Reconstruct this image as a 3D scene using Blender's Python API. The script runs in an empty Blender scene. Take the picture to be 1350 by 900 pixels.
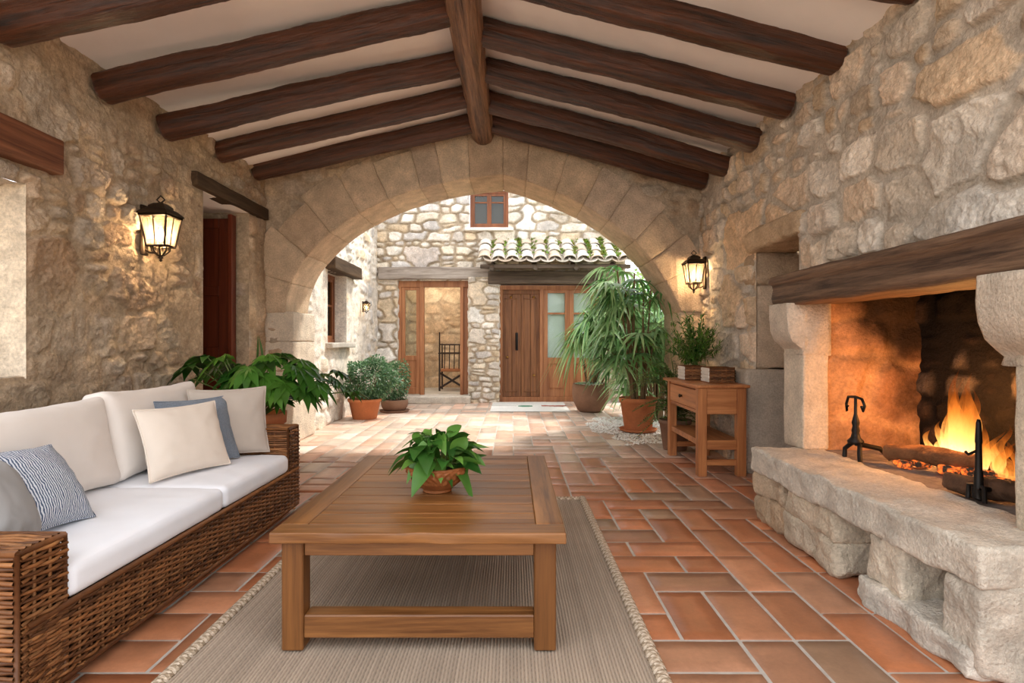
import bpy, math, random
import numpy as np
from mathutils import Vector, Matrix, Euler

C = bpy.context.scene.collection
PI = math.pi

# ----------------------------------------------------------------- colour
def lin(c):
    return tuple((x / 12.92 if x <= 0.04045 else ((x + 0.055) / 1.055) ** 2.4) for x in c)

def rgb(r, g, b):
    return lin((r / 255.0, g / 255.0, b / 255.0))

# ----------------------------------------------------------------- noise
def _h(ix, iy, iz, seed):
    n = (ix.astype(np.int64) * 374761393 + iy.astype(np.int64) * 668265263 + iz.astype(np.int64) * 2147483647 + seed * 974711) & 0xFFFFFFFF
    n = ((n ^ (n >> 13)) * 1274126177) & 0xFFFFFFFF
    n = ((n ^ (n >> 15)) * 2246822519) & 0xFFFFFFFF
    n = n ^ (n >> 16)
    return (n & 0xFFFF) / 65535.0

def vnoise(x, y, z=None, seed=0):
    x = np.asarray(x, float); y = np.asarray(y, float)
    if z is None:
        ix = np.floor(x); iy = np.floor(y); fx = x - ix; fy = y - iy
        fx = fx * fx * (3 - 2 * fx); fy = fy * fy * (3 - 2 * fy)
        zz = np.zeros_like(ix)
        a = _h(ix, iy, zz, seed); b = _h(ix + 1, iy, zz, seed)
        c = _h(ix, iy + 1, zz, seed); d = _h(ix + 1, iy + 1, zz, seed)
        return (a + (b - a) * fx) * (1 - fy) + (c + (d - c) * fx) * fy
    z = np.asarray(z, float)
    ix = np.floor(x); iy = np.floor(y); iz = np.floor(z)
    fx = x - ix; fy = y - iy; fz = z - iz
    fx = fx * fx * (3 - 2 * fx); fy = fy * fy * (3 - 2 * fy); fz = fz * fz * (3 - 2 * fz)
    r = 0
    for dz in (0, 1):
        a = _h(ix, iy, iz + dz, seed); b = _h(ix + 1, iy, iz + dz, seed)
        c = _h(ix, iy + 1, iz + dz, seed); d = _h(ix + 1, iy + 1, iz + dz, seed)
        p = (a + (b - a) * fx) * (1 - fy) + (c + (d - c) * fx) * fy
        r = r + p * (fz if dz else (1 - fz))
    return r

def fbm(x, y, z=None, seed=0, octv=4, gain=0.5):
    """centred on 0, about -0.5..0.5"""
    s = 0; a = 1.0; t = 0; f = 1.0
    for k in range(octv):
        s = s + a * vnoise(np.asarray(x) * f, np.asarray(y) * f, None if z is None else np.asarray(z) * f, seed + 17 * k)
        t += a; a *= gain; f *= 2.03
    return s / t - 0.5

def sstep(a, b, x):
    t = np.clip((x - a) / (b - a), 0, 1)
    return t * t * (3 - 2 * t)

# ----------------------------------------------------------------- mesh accumulator
class MB:
    def __init__(self):
        self.V = []; self.F = []; self.K = []; self.n = 0

    def add(self, v, faces, col=None):
        v = np.asarray(v, float).reshape(-1, 3)
        if isinstance(faces, np.ndarray):
            faces = [faces]
        else:
            faces = [np.asarray([f for f in faces if len(f) == k]) for k in sorted({len(f) for f in faces})]
        for f in faces:
            if len(f):
                self.F.append(f + self.n)
        if col is None:
            col = (1, 1, 1)
        col = np.asarray(col, float)
        if col.ndim == 1:
            col = np.tile(col[:3], (len(v), 1))
        self.V.append(v); self.K.append(col.reshape(-1, 3)); self.n += len(v)

    def grid(self, P, col=None, cu=False, cv=False, mask=None):
        n, m = P.shape[:2]
        idx = np.arange(n * m).reshape(n, m)
        if cu: idx = np.vstack([idx, idx[:1]])
        if cv: idx = np.hstack([idx, idx[:, :1]])
        q = np.stack([idx[:-1, :-1], idx[1:, :-1], idx[1:, 1:], idx[:-1, 1:]], -1)
        q = q[mask] if mask is not None else q.reshape(-1, 4)
        self.add(P.reshape(-1, 3), q, None if col is None else (col if np.ndim(col) == 1 else np.asarray(col).reshape(-1, 3)))

    def box(self, c, s, bev=0.004, col=None, R=None):
        """chamfered box, centre c, full size s"""
        h = np.array(s, float) / 2
        b = min(bev, 0.45 * min(s))
        v = []; ids = {}
        for sx in (-1, 1):
            for sy in (-1, 1):
                for sz in (-1, 1):
                    for k in range(3):
                        p = h - b; p[k] = h[k]
                        ids[(sx, sy, sz, k)] = len(v)
                        v.append(p * (sx, sy, sz))
        f = []
        for k in range(3):
            a, d = [i for i in range(3) if i != k]
            for s_ in (-1, 1):
                q = []
                for (p1, p2) in ((-1, -1), (1, -1), (1, 1), (-1, 1)):
                    sg = [0, 0, 0]; sg[k] = s_; sg[a] = p1; sg[d] = p2
                    q.append(ids[(*sg, k)])
                f.append(q)
            for p1 in (-1, 1):
                for p2 in (-1, 1):
                    lo = [0, 0, 0]; hi = [0, 0, 0]
                    lo[k] = -1; hi[k] = 1; lo[a] = hi[a] = p1; lo[d] = hi[d] = p2
                    f.append([ids[(*lo, a)], ids[(*hi, a)], ids[(*hi, d)], ids[(*lo, d)]])
        for sx in (-1, 1):
            for sy in (-1, 1):
                for sz in (-1, 1):
                    f.append([ids[(sx, sy, sz, 0)], ids[(sx, sy, sz, 1)], ids[(sx, sy, sz, 2)]])
        v = np.array(v)
        if R is not None:
            v = v @ np.array(R.to_3x3()).T if isinstance(R, Matrix) else v @ np.array(Euler(R).to_matrix()).T
        self.add(v + np.array(c, float), f, col)

    def bx(self, x0, x1, y0, y1, z0, z1, bev=0.004, col=None):
        self.box(((x0 + x1) / 2, (y0 + y1) / 2, (z0 + z1) / 2), (abs(x1 - x0), abs(y1 - y0), abs(z1 - z0)), bev, col)

    def rblock(self, corners=None, c=None, s=None, seg=(10, 10, 10), r=0.03, amp=0.01, freq=6.0, seed=0, col=None, colvar=0.0):
        """rough rounded block. corners: 8 points indexed [x][y][z] 2x2x2x3, or centre+size"""
        if corners is None:
            c = np.array(c, float); h = np.array(s, float) / 2
            corners = np.array([[[c + h * (sx, sy, sz) for sz in (-1, 1)] for sy in (-1, 1)] for sx in (-1, 1)])
        corners = np.asarray(corners, float)
        sx = np.linalg.norm(corners[1].mean((0, 1)) - corners[0].mean((0, 1)))
        sy = np.linalg.norm(corners[:, 1].mean((0, 1)) - corners[:, 0].mean((0, 1)))
        sz = np.linalg.norm(corners[:, :, 1].mean((0, 1)) - corners[:, :, 0].mean((0, 1)))
        S = np.array([sx, sy, sz]); rr = min(r, 0.45 * S.min())
        for ax in range(3):
            a, d = [i for i in range(3) if i != ax]
            def lines(k):
                n = seg[k]
                core = np.linspace(rr / S[k], 1 - rr / S[k], n + 1)
                e = rr / S[k] * np.array([0, 0.3, 0.65])
                return np.concatenate([e, core, 1 - e[::-1]])
            A, D = np.meshgrid(lines(a), lines(d), indexing='ij')
            for sd in (0.0, 1.0):
                U = np.zeros(A.shape + (3,)); U[..., a] = A; U[..., d] = D; U[..., ax] = sd
                p = U * S
                inner = np.clip(p, rr, S - rr)
                dv = p - inner
                L = np.linalg.norm(dv, axis=-1, keepdims=True); L[L == 0] = 1
                p = inner + dv / L * rr
                T = p / S
                x, y, z = T[..., 0:1], T[..., 1:2], T[..., 2:3]
                W = 0
                for i in (0, 1):
                    for j in (0, 1):
                        for k in (0, 1):
                            W = W + corners[i, j, k] * (x if i else 1 - x) * (y if j else 1 - y) * (z if k else 1 - z)
                q = W * freq
                N = np.stack([fbm(q[..., 0], q[..., 1], q[..., 2], seed + 31 * t, 4) for t in range(3)], -1)
                N2 = np.stack([fbm(q[..., 0] * 3.7, q[..., 1] * 3.7, q[..., 2] * 3.7, seed + 31 * t + 200, 4) for t in range(3)], -1)
                P = W + N * amp * 2 + N2 * amp * 0.8
                kc = None
                if col is not None:
                    g = 1 + colvar * 2 * fbm(W[..., 0] * 9, W[..., 1] * 9, W[..., 2] * 9, seed + 5, 4)
                    kc = np.asarray(col)[None, None, :] * g[..., None]
                self.grid(P if sd == 0 else P[::-1], kc if kc is None or sd == 0 else kc[::-1])

    def tube(self, pts, rad, n=8, cap=True, col=None, squash=None):
        P = np.asarray(pts, float); m = len(P)
        rad = np.full(m, rad, float) if np.ndim(rad) == 0 else np.asarray(rad, float)
        T = np.gradient(P, axis=0); T /= np.linalg.norm(T, axis=1, keepdims=True) + 1e-12
        up = np.array([0, 0, 1.0]) if abs(T[0, 2]) < 0.9 else np.array([1.0, 0, 0])
        N = np.zeros_like(P); u = np.cross(T[0], up); u /= np.linalg.norm(u)
        for i in range(m):
            u = u - T[i] * (u @ T[i]); u /= np.linalg.norm(u) + 1e-12; N[i] = u
        B = np.cross(T, N)
        a = np.linspace(0, 2 * PI, n, endpoint=False)
        G = P[:, None, :] + rad[:, None, None] * (np.cos(a)[None, :, None] * N[:, None, :] + np.sin(a)[None, :, None] * B[:, None, :])
        self.grid(G, None if col is None else np.asarray(col), cv=True)
        if cap:
            k = len(self.V[-1]); base = self.n - k
            self.F.append(np.array([[base + i for i in range(n)][::-1]])); self.F.append(np.array([[base + (m - 1) * n + i for i in range(n)]]))

    def lathe(self, prof, c, n=32, col=None, fn=None, cap=False):
        pr = np.asarray(prof, float)
        a = np.linspace(0, 2 * PI, n, endpoint=False)
        R = np.repeat(pr[:, 0:1], n, 1); Z = np.repeat(pr[:, 1:2], n, 1)
        if fn is not None:
            R = R + fn(a[None, :] + 0 * R, Z, R)
        G = np.stack([c[0] + R * np.cos(a), c[1] + R * np.sin(a), c[2] + Z], -1)
        self.grid(G[:, ::-1], col, cv=True)

    def prism(self, prof, y0, y1, seg=10, amp=0.006, freq=8, seed=0, step=0.025, col=None, axis='y'):
        """rough extrusion of a closed (x,z) profile along y"""
        pr = np.asarray(prof, float); Q = []
        for i in range(len(pr)):
            a, b = pr[i], pr[(i + 1) % len(pr)]
            k = max(1, int(np.linalg.norm(b - a) / step))
            for t in range(k): Q.append(a + (b - a) * t / k)
        Q = np.array(Q); m = len(Q); cen = Q.mean(0)
        ys = np.concatenate([[y0], np.linspace(y0 + 0.008, y1 - 0.008, seg), [y1]])
        sh = np.ones(len(ys)); sh[0] = sh[-1] = 0.985
        P = np.zeros((len(ys), m, 3))
        P[..., 0] = cen[0] + (Q[None, :, 0] - cen[0]) * sh[:, None]
        P[..., 2] = cen[1] + (Q[None, :, 1] - cen[1]) * sh[:, None]
        P[..., 1] = ys[:, None]
        N = np.stack([fbm(P[..., 0] * freq, P[..., 1] * freq, P[..., 2] * freq, seed + 31 * t, 4) for t in range(3)], -1)
        P = P + N * 2 * amp
        self.grid(P, col, cv=True)
        k = len(ys) * m; base = self.n - k
        self.F.append(np.array([[base + i for i in range(m)]])); self.F.append(np.array([[base + (len(ys) - 1) * m + i for i in range(m)][::-1]]))

    def leaf(self, o, d, up, L, W, droop=0.3, fold=0.25, n=6, prof='ovate', col=None, wave=0.0, rnd=None):
        o = np.asarray(o, float); d = np.asarray(d, float); d = d / (np.linalg.norm(d) + 1e-9)
        up = np.asarray(up, float); s = np.cross(d, up); s /= np.linalg.norm(s) + 1e-9
        nn = np.cross(s, d)
        t = np.linspace(0, 1, n + 1)
        if prof == 'ovate': w = np.sin(PI * np.clip(t, 0, 1) ** 0.72) ** 0.85
        elif prof == 'strap': w = np.minimum(1, 6 * t + 0.35) * (1 - t ** 2.2) ** 0.9
        elif prof == 'lance': w = np.sin(PI * t ** 0.8) ** 1.0
        else: w = np.sin(PI * t ** 0.85)
        w = np.maximum(w, 0.02) * W / 2
        cp = o + np.outer(t * L, d) + np.outer(-droop * L * t ** 2, (0, 0, 1.0))
        nv = nn[None, :] + np.outer(2 * droop * t, d) * 0.6
        nv /= np.linalg.norm(nv, axis=1, keepdims=True)
        wv = wave * np.sin(t * 9 + (0 if rnd is None else rnd.random() * 6))
        l = cp + w[:, None] * (s + fold * nv) + (wv * w)[:, None] * nv
        r = cp + w[:, None] * (-s + fold * nv) - (wv * w)[:, None] * nv
        self.grid(np.stack([l, cp, r], 1), col)

    def build(self, name, mat=None, parent=None, smooth=True, autosmooth=None):
        V = np.concatenate(self.V).astype(np.float32)
        K = np.concatenate(self.K).astype(np.float32)
        off = np.zeros(3)
        if parent is not None:
            p = parent
            while p is not None:
                off = off + np.array(p.location); p = p.parent
        V = V - off.astype(np.float32)
        me = bpy.data.meshes.new(name)
        me.vertices.add(len(V)); me.vertices.foreach_set('co', V.ravel())
        li = np.concatenate([f.ravel() for f in self.F]).astype(np.int32)
        ln = np.concatenate([np.full(len(f), f.shape[1]) for f in self.F]).astype(np.int32)
        st = np.concatenate([[0], np.cumsum(ln)[:-1]]).astype(np.int32)
        me.loops.add(len(li)); me.loops.foreach_set('vertex_index', li)
        me.polygons.add(len(ln)); me.polygons.foreach_set('loop_start', st); me.polygons.foreach_set('loop_total', ln)
        me.polygons.foreach_set('use_smooth', np.full(len(ln), bool(smooth)))
        me.update(calc_edges=True); me.validate()
        at = me.color_attributes.new('Col', 'FLOAT_COLOR', 'POINT')
        at.data.foreach_set('color', np.hstack([K, np.ones((len(K), 1), np.float32)]).ravel())
        o = bpy.data.objects.new(name, me); C.objects.link(o)
        if mat is not None: me.materials.append(mat)
        if parent is not None: o.parent = parent
        return o

def thing(name, label, cat, loc=(0, 0, 0), group=None):
    o = bpy.data.objects.new(name, None); C.objects.link(o)
    o.location = loc; o.empty_display_size = 0.1
    return tag(o, label, cat, group)

def tag(o, label, cat, group=None, kind=None):
    o['label'] = label; o['category'] = cat
    if group: o['group'] = group
    if kind: o['kind'] = kind
    return o

def struct(o):
    o['kind'] = 'structure'; return o

def recentre(o):
    """move a parentless mesh object's origin to the base of its bounds"""
    me = o.data
    V = np.empty(len(me.vertices) * 3, np.float32); me.vertices.foreach_get('co', V); V = V.reshape(-1, 3)
    c = (V.min(0) + V.max(0)) / 2; c[2] = V[:, 2].min()
    me.vertices.foreach_set('co', (V - c).ravel()); o.location = [float(q) for q in c]; me.update()
    return o

# ----------------------------------------------------------------- materials
def _nt(name):
    m = bpy.data.materials.new(name); m.use_nodes = True
    nt = m.node_tree; nt.nodes.clear()
    out = nt.nodes.new('ShaderNodeOutputMaterial')
    b = nt.nodes.new('ShaderNodeBsdfPrincipled')
    nt.links.new(b.outputs[0], out.inputs[0])
    return m, nt, b, out

def _coords(nt, scale):
    tc = nt.nodes.new('ShaderNodeTexCoord'); mp = nt.nodes.new('ShaderNodeMapping')
    mp.inputs['Scale'].default_value = scale
    nt.links.new(tc.outputs['Object'], mp.inputs[0])
    return mp.outputs[0]

def _noise(nt, vec, scale, detail=4, rough=0.55, dist=0.0):
    n = nt.nodes.new('ShaderNodeTexNoise'); n.inputs['Scale'].default_value = scale
    n.inputs['Detail'].default_value = detail; n.inputs['Roughness'].default_value = rough
    n.inputs['Distortion'].default_value = dist
    nt.links.new(vec, n.inputs['Vector']); return n.outputs['Fac']

def _mul(nt, colsock, fac, lo, hi):
    mr = nt.nodes.new('ShaderNodeMapRange'); mr.inputs[1].default_value = 0.3; mr.inputs[2].default_value = 0.7
    mr.inputs[3].default_value = lo; mr.inputs[4].default_value = hi
    nt.links.new(fac, mr.inputs[0])
    v = nt.nodes.new('ShaderNodeVectorMath'); v.operation = 'SCALE'
    nt.links.new(colsock, v.inputs[0]); nt.links.new(mr.outputs[0], v.inputs['Scale'])
    return v.outputs[0]

def _bump(nt, b, h, strength, dist=0.01):
    bp = nt.nodes.new('ShaderNodeBump'); bp.inputs['Strength'].default_value = strength
    bp.inputs['Distance'].default_value = dist
    nt.links.new(h, bp.inputs['Height']); nt.links.new(bp.outputs[0], b.inputs['Normal'])

def mat(name, col=(0.8, 0.8, 0.8), rough=0.7, var=0.15, scale=6, stretch=(1, 1, 1), bump=0.2, bscale=60, bdist=0.004, spec=0.3, metal=0.0, attr=False, sheen=0.0, transl=0.0, var2=0.0, scale2=40):
    m, nt, b, out = _nt(name)
    if attr:
        a = nt.nodes.new('ShaderNodeVertexColor'); a.layer_name = 'Col'; cs = a.outputs[0]
    else:
        r = nt.nodes.new('ShaderNodeRGB'); r.outputs[0].default_value = (*col, 1); cs = r.outputs[0]
    vec = _coords(nt, stretch)
    if var: cs = _mul(nt, cs, _noise(nt, vec, scale), 1 - var, 1 + var)
    if var2: cs = _mul(nt, cs, _noise(nt, vec, scale2, 6, 0.7), 1 - var2, 1 + var2)
    nt.links.new(cs, b.inputs['Base Color'])
    b.inputs['Roughness'].default_value = rough; b.inputs['Metallic'].default_value = metal
    b.inputs['Specular IOR Level'].default_value = spec
    if sheen: b.inputs['Sheen Weight'].default_value = sheen
    if bump: _bump(nt, b, _noise(nt, vec, bscale, 5, 0.65), bump, bdist)
    if transl:
        t = nt.nodes.new('ShaderNodeBsdfTranslucent'); nt.links.new(cs, t.inputs[0])
        mx = nt.nodes.new('ShaderNodeMixShader'); mx.inputs[0].default_value = transl
        nt.links.new(b.outputs[0], mx.inputs[1]); nt.links.new(t.outputs[0], mx.inputs[2]); nt.links.new(mx.outputs[0], out.inputs[0])
    return m

def wood(name, dark, light, axis='X', scale=1.0, rough=0.5, bump=0.25, spec=0.35, bdist=0.004, attr=False):
    m, nt, b, out = _nt(name)
    st = [9.0, 9.0, 9.0]; st['XYZ'.index(axis)] = 0.5
    vec = _coords(nt, tuple(s * scale for s in st))
    n1 = _noise(nt, vec, 1.6, 6, 0.65, 0.6)
    n2 = _noise(nt, vec, 9.0, 4, 0.6, 0.3)
    ad = nt.nodes.new('ShaderNodeMath'); ad.operation = 'MULTIPLY_ADD'; ad.inputs[1].default_value = 0.35
    nt.links.new(n2, ad.inputs[0]); nt.links.new(n1, ad.inputs[2])
    rp = nt.nodes.new('ShaderNodeValToRGB')
    rp.color_ramp.elements[0].position = 0.5; rp.color_ramp.elements[0].color = (*dark, 1)
    rp.color_ramp.elements[1].position = 0.84; rp.color_ramp.elements[1].color = (*light, 1)
    nt.links.new(ad.outputs[0], rp.inputs[0]); cs = rp.outputs[0]
    if attr:
        a = nt.nodes.new('ShaderNodeVertexColor'); a.layer_name = 'Col'
        v = nt.nodes.new('ShaderNodeVectorMath'); v.operation = 'MULTIPLY'
        nt.links.new(cs, v.inputs[0]); nt.links.new(a.outputs[0], v.inputs[1]); cs = v.outputs[0]
    nt.links.new(cs, b.inputs['Base Color'])
    b.inputs['Roughness'].default_value = rough; b.inputs['Specular IOR Level'].default_value = spec
    _bump(nt, b, ad.outputs[0], bump, bdist)
    return m

def emis(name, col, strength):
    m = bpy.data.materials.new(name); m.use_nodes = True; nt = m.node_tree; nt.nodes.clear()
    o = nt.nodes.new('ShaderNodeOutputMaterial'); e = nt.nodes.new('ShaderNodeEmission')
    e.inputs[0].default_value = (*col, 1); e.inputs[1].default_value = strength
    nt.links.new(e.outputs[0], o.inputs[0]); return m

def glass(name, tint=(0.9, 0.95, 0.95), transp=0.75, rough=0.05):
    m = bpy.data.materials.new(name); m.use_nodes = True; nt = m.node_tree; nt.nodes.clear()
    o = nt.nodes.new('ShaderNodeOutputMaterial'); t = nt.nodes.new('ShaderNodeBsdfTransparent'); g = nt.nodes.new('ShaderNodeBsdfGlossy')
    t.inputs[0].default_value = (*tint, 1); g.inputs['Roughness'].default_value = rough
    mx = nt.nodes.new('ShaderNodeMixShader'); mx.inputs[0].default_value = 1 - transp
    nt.links.new(t.outputs[0], mx.inputs[1]); nt.links.new(g.outputs[0], mx.inputs[2]); nt.links.new(mx.outputs[0], o.inputs[0])
    return m

def frosted(name, col, transp=0.35):
    m = bpy.data.materials.new(name); m.use_nodes = True; nt = m.node_tree; nt.nodes.clear()
    o = nt.nodes.new('ShaderNodeOutputMaterial'); t = nt.nodes.new('ShaderNodeBsdfTransparent'); g = nt.nodes.new('ShaderNodeBsdfTranslucent')
    g.inputs[0].default_value = (*col, 1)
    mx = nt.nodes.new('ShaderNodeMixShader'); mx.inputs[0].default_value = 1 - transp
    nt.links.new(t.outputs[0], mx.inputs[1]); nt.links.new(g.outputs[0], mx.inputs[2]); nt.links.new(mx.outputs[0], o.inputs[0])
    return m

M = {}
M['stone'] = mat('rubble_stone', attr=True, rough=0.9, var=0.16, scale=11, var2=0.26, scale2=48, bump=0.9, bscale=52, bdist=0.015, spec=0.15)
M['stone_fine'] = mat('dressed_stone', attr=True, rough=0.92, var=0.14, scale=8, var2=0.22, scale2=70, bump=1.0, bscale=60, bdist=0.016, spec=0.12)
M['plaster'] = mat('ceiling_plaster', rgb(246, 240, 236), 0.95, 0.05, 2.0, bump=0.1, bscale=14, bdist=0.01, spec=0.1)
M['tile'] = mat('terracotta_tile', attr=True, rough=0.36, var=0.14, scale=7, var2=0.1, scale2=45, bump=0.3, bscale=22, bdist=0.004, spec=0.5)
M['grout'] = mat('tile_grout', rgb(180, 172, 162), 0.95, 0.12, 20, bump=0.2)
M['beam'] = wood('dark_beam_wood', rgb(28, 13, 7), rgb(94, 50, 25), 'X', 1.3, 0.38, 0.9, 0.5, 0.016)
M['ridge'] = wood('ridge_log_wood', rgb(62, 34, 20), rgb(158, 116, 86), 'X', 1.4, 0.4, 1.0, 0.5, 0.016)
M['mantel'] = wood('mantel_wood', rgb(58, 42, 32), rgb(126, 98, 76), 'Y', 1.3, 0.6, 0.9, 0.3, 0.014)
M['table_x'] = wood('table_wood_across', rgb(86, 50, 22), rgb(154, 103, 56), 'X', 0.9, 0.36, 0.3, 0.45, 0.004, attr=True)
M['table_y'] = wood('table_wood_along', rgb(86, 50, 22), rgb(154, 103, 56), 'Y', 0.9, 0.36, 0.3, 0.45, 0.004, attr=True)
M['table_z'] = wood('table_wood_upright', rgb(74, 42, 18), rgb(122, 78, 38), 'Z', 0.9, 0.42, 0.15, 0.35, 0.003, attr=True)
M['cons_x'] = wood('console_wood_across', rgb(140, 82, 44), rgb(190, 126, 76), 'X', 1.0, 0.45, 0.12, 0.35, 0.003)
M['cons_y'] = wood('console_wood_along', rgb(140, 82, 44), rgb(190, 126, 76), 'Y', 1.0, 0.45, 0.12, 0.35, 0.003)
M['cons_z'] = wood('console_wood_upright', rgb(140, 82, 44), rgb(190, 126, 76), 'Z', 1.0, 0.45, 0.12, 0.35, 0.003)
M['door_mah'] = wood('mahogany_door', rgb(72, 26, 12), rgb(108, 46, 22), 'Z', 0.8, 0.4, 0.1)
M['door_dark'] = wood('old_door_wood', rgb(92, 56, 32), rgb(142, 94, 58), 'Z', 1.2, 0.5, 0.3)
M['door_oak'] = wood('varnished_door_wood', rgb(132, 82, 50), rgb(176, 120, 80), 'Z', 0.9, 0.4, 0.1)
M['frame_z'] = wood('window_frame_wood', rgb(92, 50, 26), rgb(140, 84, 48), 'Z', 1.0, 0.45, 0.1)
M['lintel_dark'] = wood('dark_lintel_wood', rgb(48, 36, 26), rgb(86, 68, 50), 'Y', 1.0, 0.7, 0.5, 0.2, 0.01)
M['lintel_red'] = wood('reddish_lintel_wood', rgb(84, 46, 28), rgb(132, 84, 56), 'Y', 1.0, 0.6, 0.5, 0.3, 0.01)
M['lintel_grey'] = wood('weathered_lintel_wood', rgb(120, 108, 98), rgb(176, 166, 156), 'X', 0.9, 0.85, 0.6, 0.15, 0.012)
M['lintel_brown'] = wood('canopy_beam_wood', rgb(66, 56, 48), rgb(112, 98, 86), 'X', 0.9, 0.8, 0.5, 0.2, 0.01)
M['iron'] = mat('black_iron', rgb(34, 30, 27), 0.5, 0.2, 20, bump=0.25, bscale=80, spec=0.5, metal=0.7)
M['bronze'] = mat('dark_bronze', rgb(58, 46, 34), 0.45, 0.2, 20, bump=0.2, bscale=80, spec=0.5, metal=0.8)
M['brass'] = mat('old_brass', rgb(168, 128, 70), 0.4, 0.15, 20, bump=0.1, spec=0.5, metal=0.9)
M['wicker'] = mat('wicker_rattan', attr=True, rough=0.5, var=0.2, scale=30, bump=0.2, bscale=160, bdist=0.002, spec=0.35)
M['wicker_back'] = mat('wicker_core', rgb(58, 36, 20), 0.8, 0.2, 30)
M['plinth'] = mat('sofa_plinth_wood', rgb(78, 58, 42), 0.6, 0.15, 8)
M['cush_white'] = mat('white_linen', rgb(238, 240, 245), 0.95, 0.02, 5, bump=0.12, bscale=420, bdist=0.001, spec=0.1, sheen=0.15)
M['cush_cream'] = mat('cream_linen', rgb(226, 214, 200), 0.95, 0.03, 5, bump=0.15, bscale=380, bdist=0.001, spec=0.1, sheen=0.15)
M['cush_back'] = mat('oatmeal_linen', rgb(224, 216, 208), 0.95, 0.03, 5, bump=0.15, bscale=400, bdist=0.001, spec=0.1, sheen=0.15)
M['cush_grey'] = mat('grey_linen', rgb(146, 144, 142), 0.95, 0.05, 6, bump=0.2, bscale=380, bdist=0.001, spec=0.1, sheen=0.1)
M['cush_taupe'] = mat('taupe_linen', rgb(184, 172, 160), 0.95, 0.03, 6, bump=0.2, bscale=380, bdist=0.001, spec=0.1, sheen=0.1)
M['cush_knit'] = mat('blue_grey_knit', rgb(122, 132, 144), 0.95, 0.2, 150, bump=1.0, bscale=190, bdist=0.006, spec=0.1, sheen=0.2)
M['rug'] = mat('woven_rug', attr=True, rough=0.95, var=0.07, scale=3, var2=0.14, scale2=220, bump=0.5, bscale=260, bdist=0.002, spec=0.08)
M['leaf'] = mat('green_leaf', attr=True, rough=0.38, var=0.15, scale=14, bump=0.1, bscale=40, spec=0.45, transl=0.3)
M['stem'] = mat('plant_stem', rgb(104, 118, 62), 0.6, 0.2, 20, bump=0.1)
M['cane'] = mat('woody_cane', rgb(116, 92, 64), 0.8, 0.25, 30, bump=0.4, bscale=50)
M['terra'] = mat('terracotta_pot', rgb(186, 116, 76), 0.8, 0.12, 7, bump=0.25, bscale=60, spec=0.2, var2=0.08)
M['terra_brown'] = mat('brown_clay_pot', rgb(136, 104, 84), 0.85, 0.12, 7, bump=0.25, bscale=60, spec=0.2, var2=0.08)
M['bowl'] = mat('carved_bowl', attr=True, rough=0.5, var=0.25, scale=16, bump=0.5, bscale=46, bdist=0.006, spec=0.35)
M['soil'] = mat('potting_soil', rgb(56, 42, 32), 0.95, 0.3, 40, bump=0.8, bscale=60, bdist=0.01)
M['daylit_white'] = mat('daylit_white_wood', rgb(212, 204, 192), 0.8, 0.1, 12, bump=0.2)
M['curtain'] = mat('pale_curtain', rgb(226, 230, 214), 0.9, 0.04, 4, bump=0)
M['dusk_curtain'] = mat('grey_curtain', rgb(84, 72, 62), 0.9, 0.1, 4, bump=0)
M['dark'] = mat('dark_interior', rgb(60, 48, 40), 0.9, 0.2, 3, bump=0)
M['pane'] = glass('window_glass', (0.85, 0.9, 0.9), 0.97)
M['lampglass'] = frosted('frosted_lamp_glass', (0.21, 0.165, 0.11), 0.5)
M['bulb'] = emis('lamp_bulb', (1.0, 0.74, 0.42), 60.0)
M['ash'] = mat('ash_bed', rgb(128, 116, 108), 0.95, 0.3, 9, bump=0.8, bscale=40, bdist=0.01, var2=0.3, scale2=30)
M['log'] = mat('charred_log', attr=True, rough=0.85, var=0.4, scale=12, stretch=(1, 1, 1), bump=0.9, bscale=30, bdist=0.015, spec=0.15)
M['rooftile'] = mat('weathered_roof_tile', attr=True, rough=0.9, var=0.18, scale=9, var2=0.15, bump=0.4, bscale=40, bdist=0.006, spec=0.1)
M['gravel'] = mat('white_gravel', attr=True, rough=0.9, var=0.1, scale=20, bump=0.2)
M['mat'] = mat('door_mat_weave', attr=True, rough=0.95, var=0.06, scale=30, bump=0.6, bscale=200, bdist=0.003, spec=0.05)
M['iron_chair'] = mat('dark_chair_wood', rgb(58, 44, 34), 0.6, 0.2, 20, bump=0.2)
M['ground'] = mat('garden_ground', rgb(186, 176, 158), 0.95, 0.2, 3, bump=0.3)

def ember_mat():
    m, nt, b, out = _nt('glowing_ember')
    vec = _coords(nt, (1, 1, 1)); n = _noise(nt, vec, 26, 4, 0.6)
    rp = nt.nodes.new('ShaderNodeValToRGB')
    rp.color_ramp.elements[0].position = 0.45; rp.color_ramp.elements[0].color = (0.01, 0.006, 0.004, 1)
    rp.color_ramp.elements[1].position = 0.68; rp.color_ramp.elements[1].color = (1.0, 0.17, 0.02, 1)
    nt.links.new(n, rp.inputs[0]); nt.links.new(rp.outputs[0], b.inputs['Emission Color'])
    b.inputs['Emission Strength'].default_value = 2.4
    b.inputs['Base Color'].default_value = (0.012, 0.009, 0.007, 1); b.inputs['Roughness'].default_value = 0.9
    _bump(nt, b, n, 0.8, 0.01)
    return m
M['ember'] = ember_mat()

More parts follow.
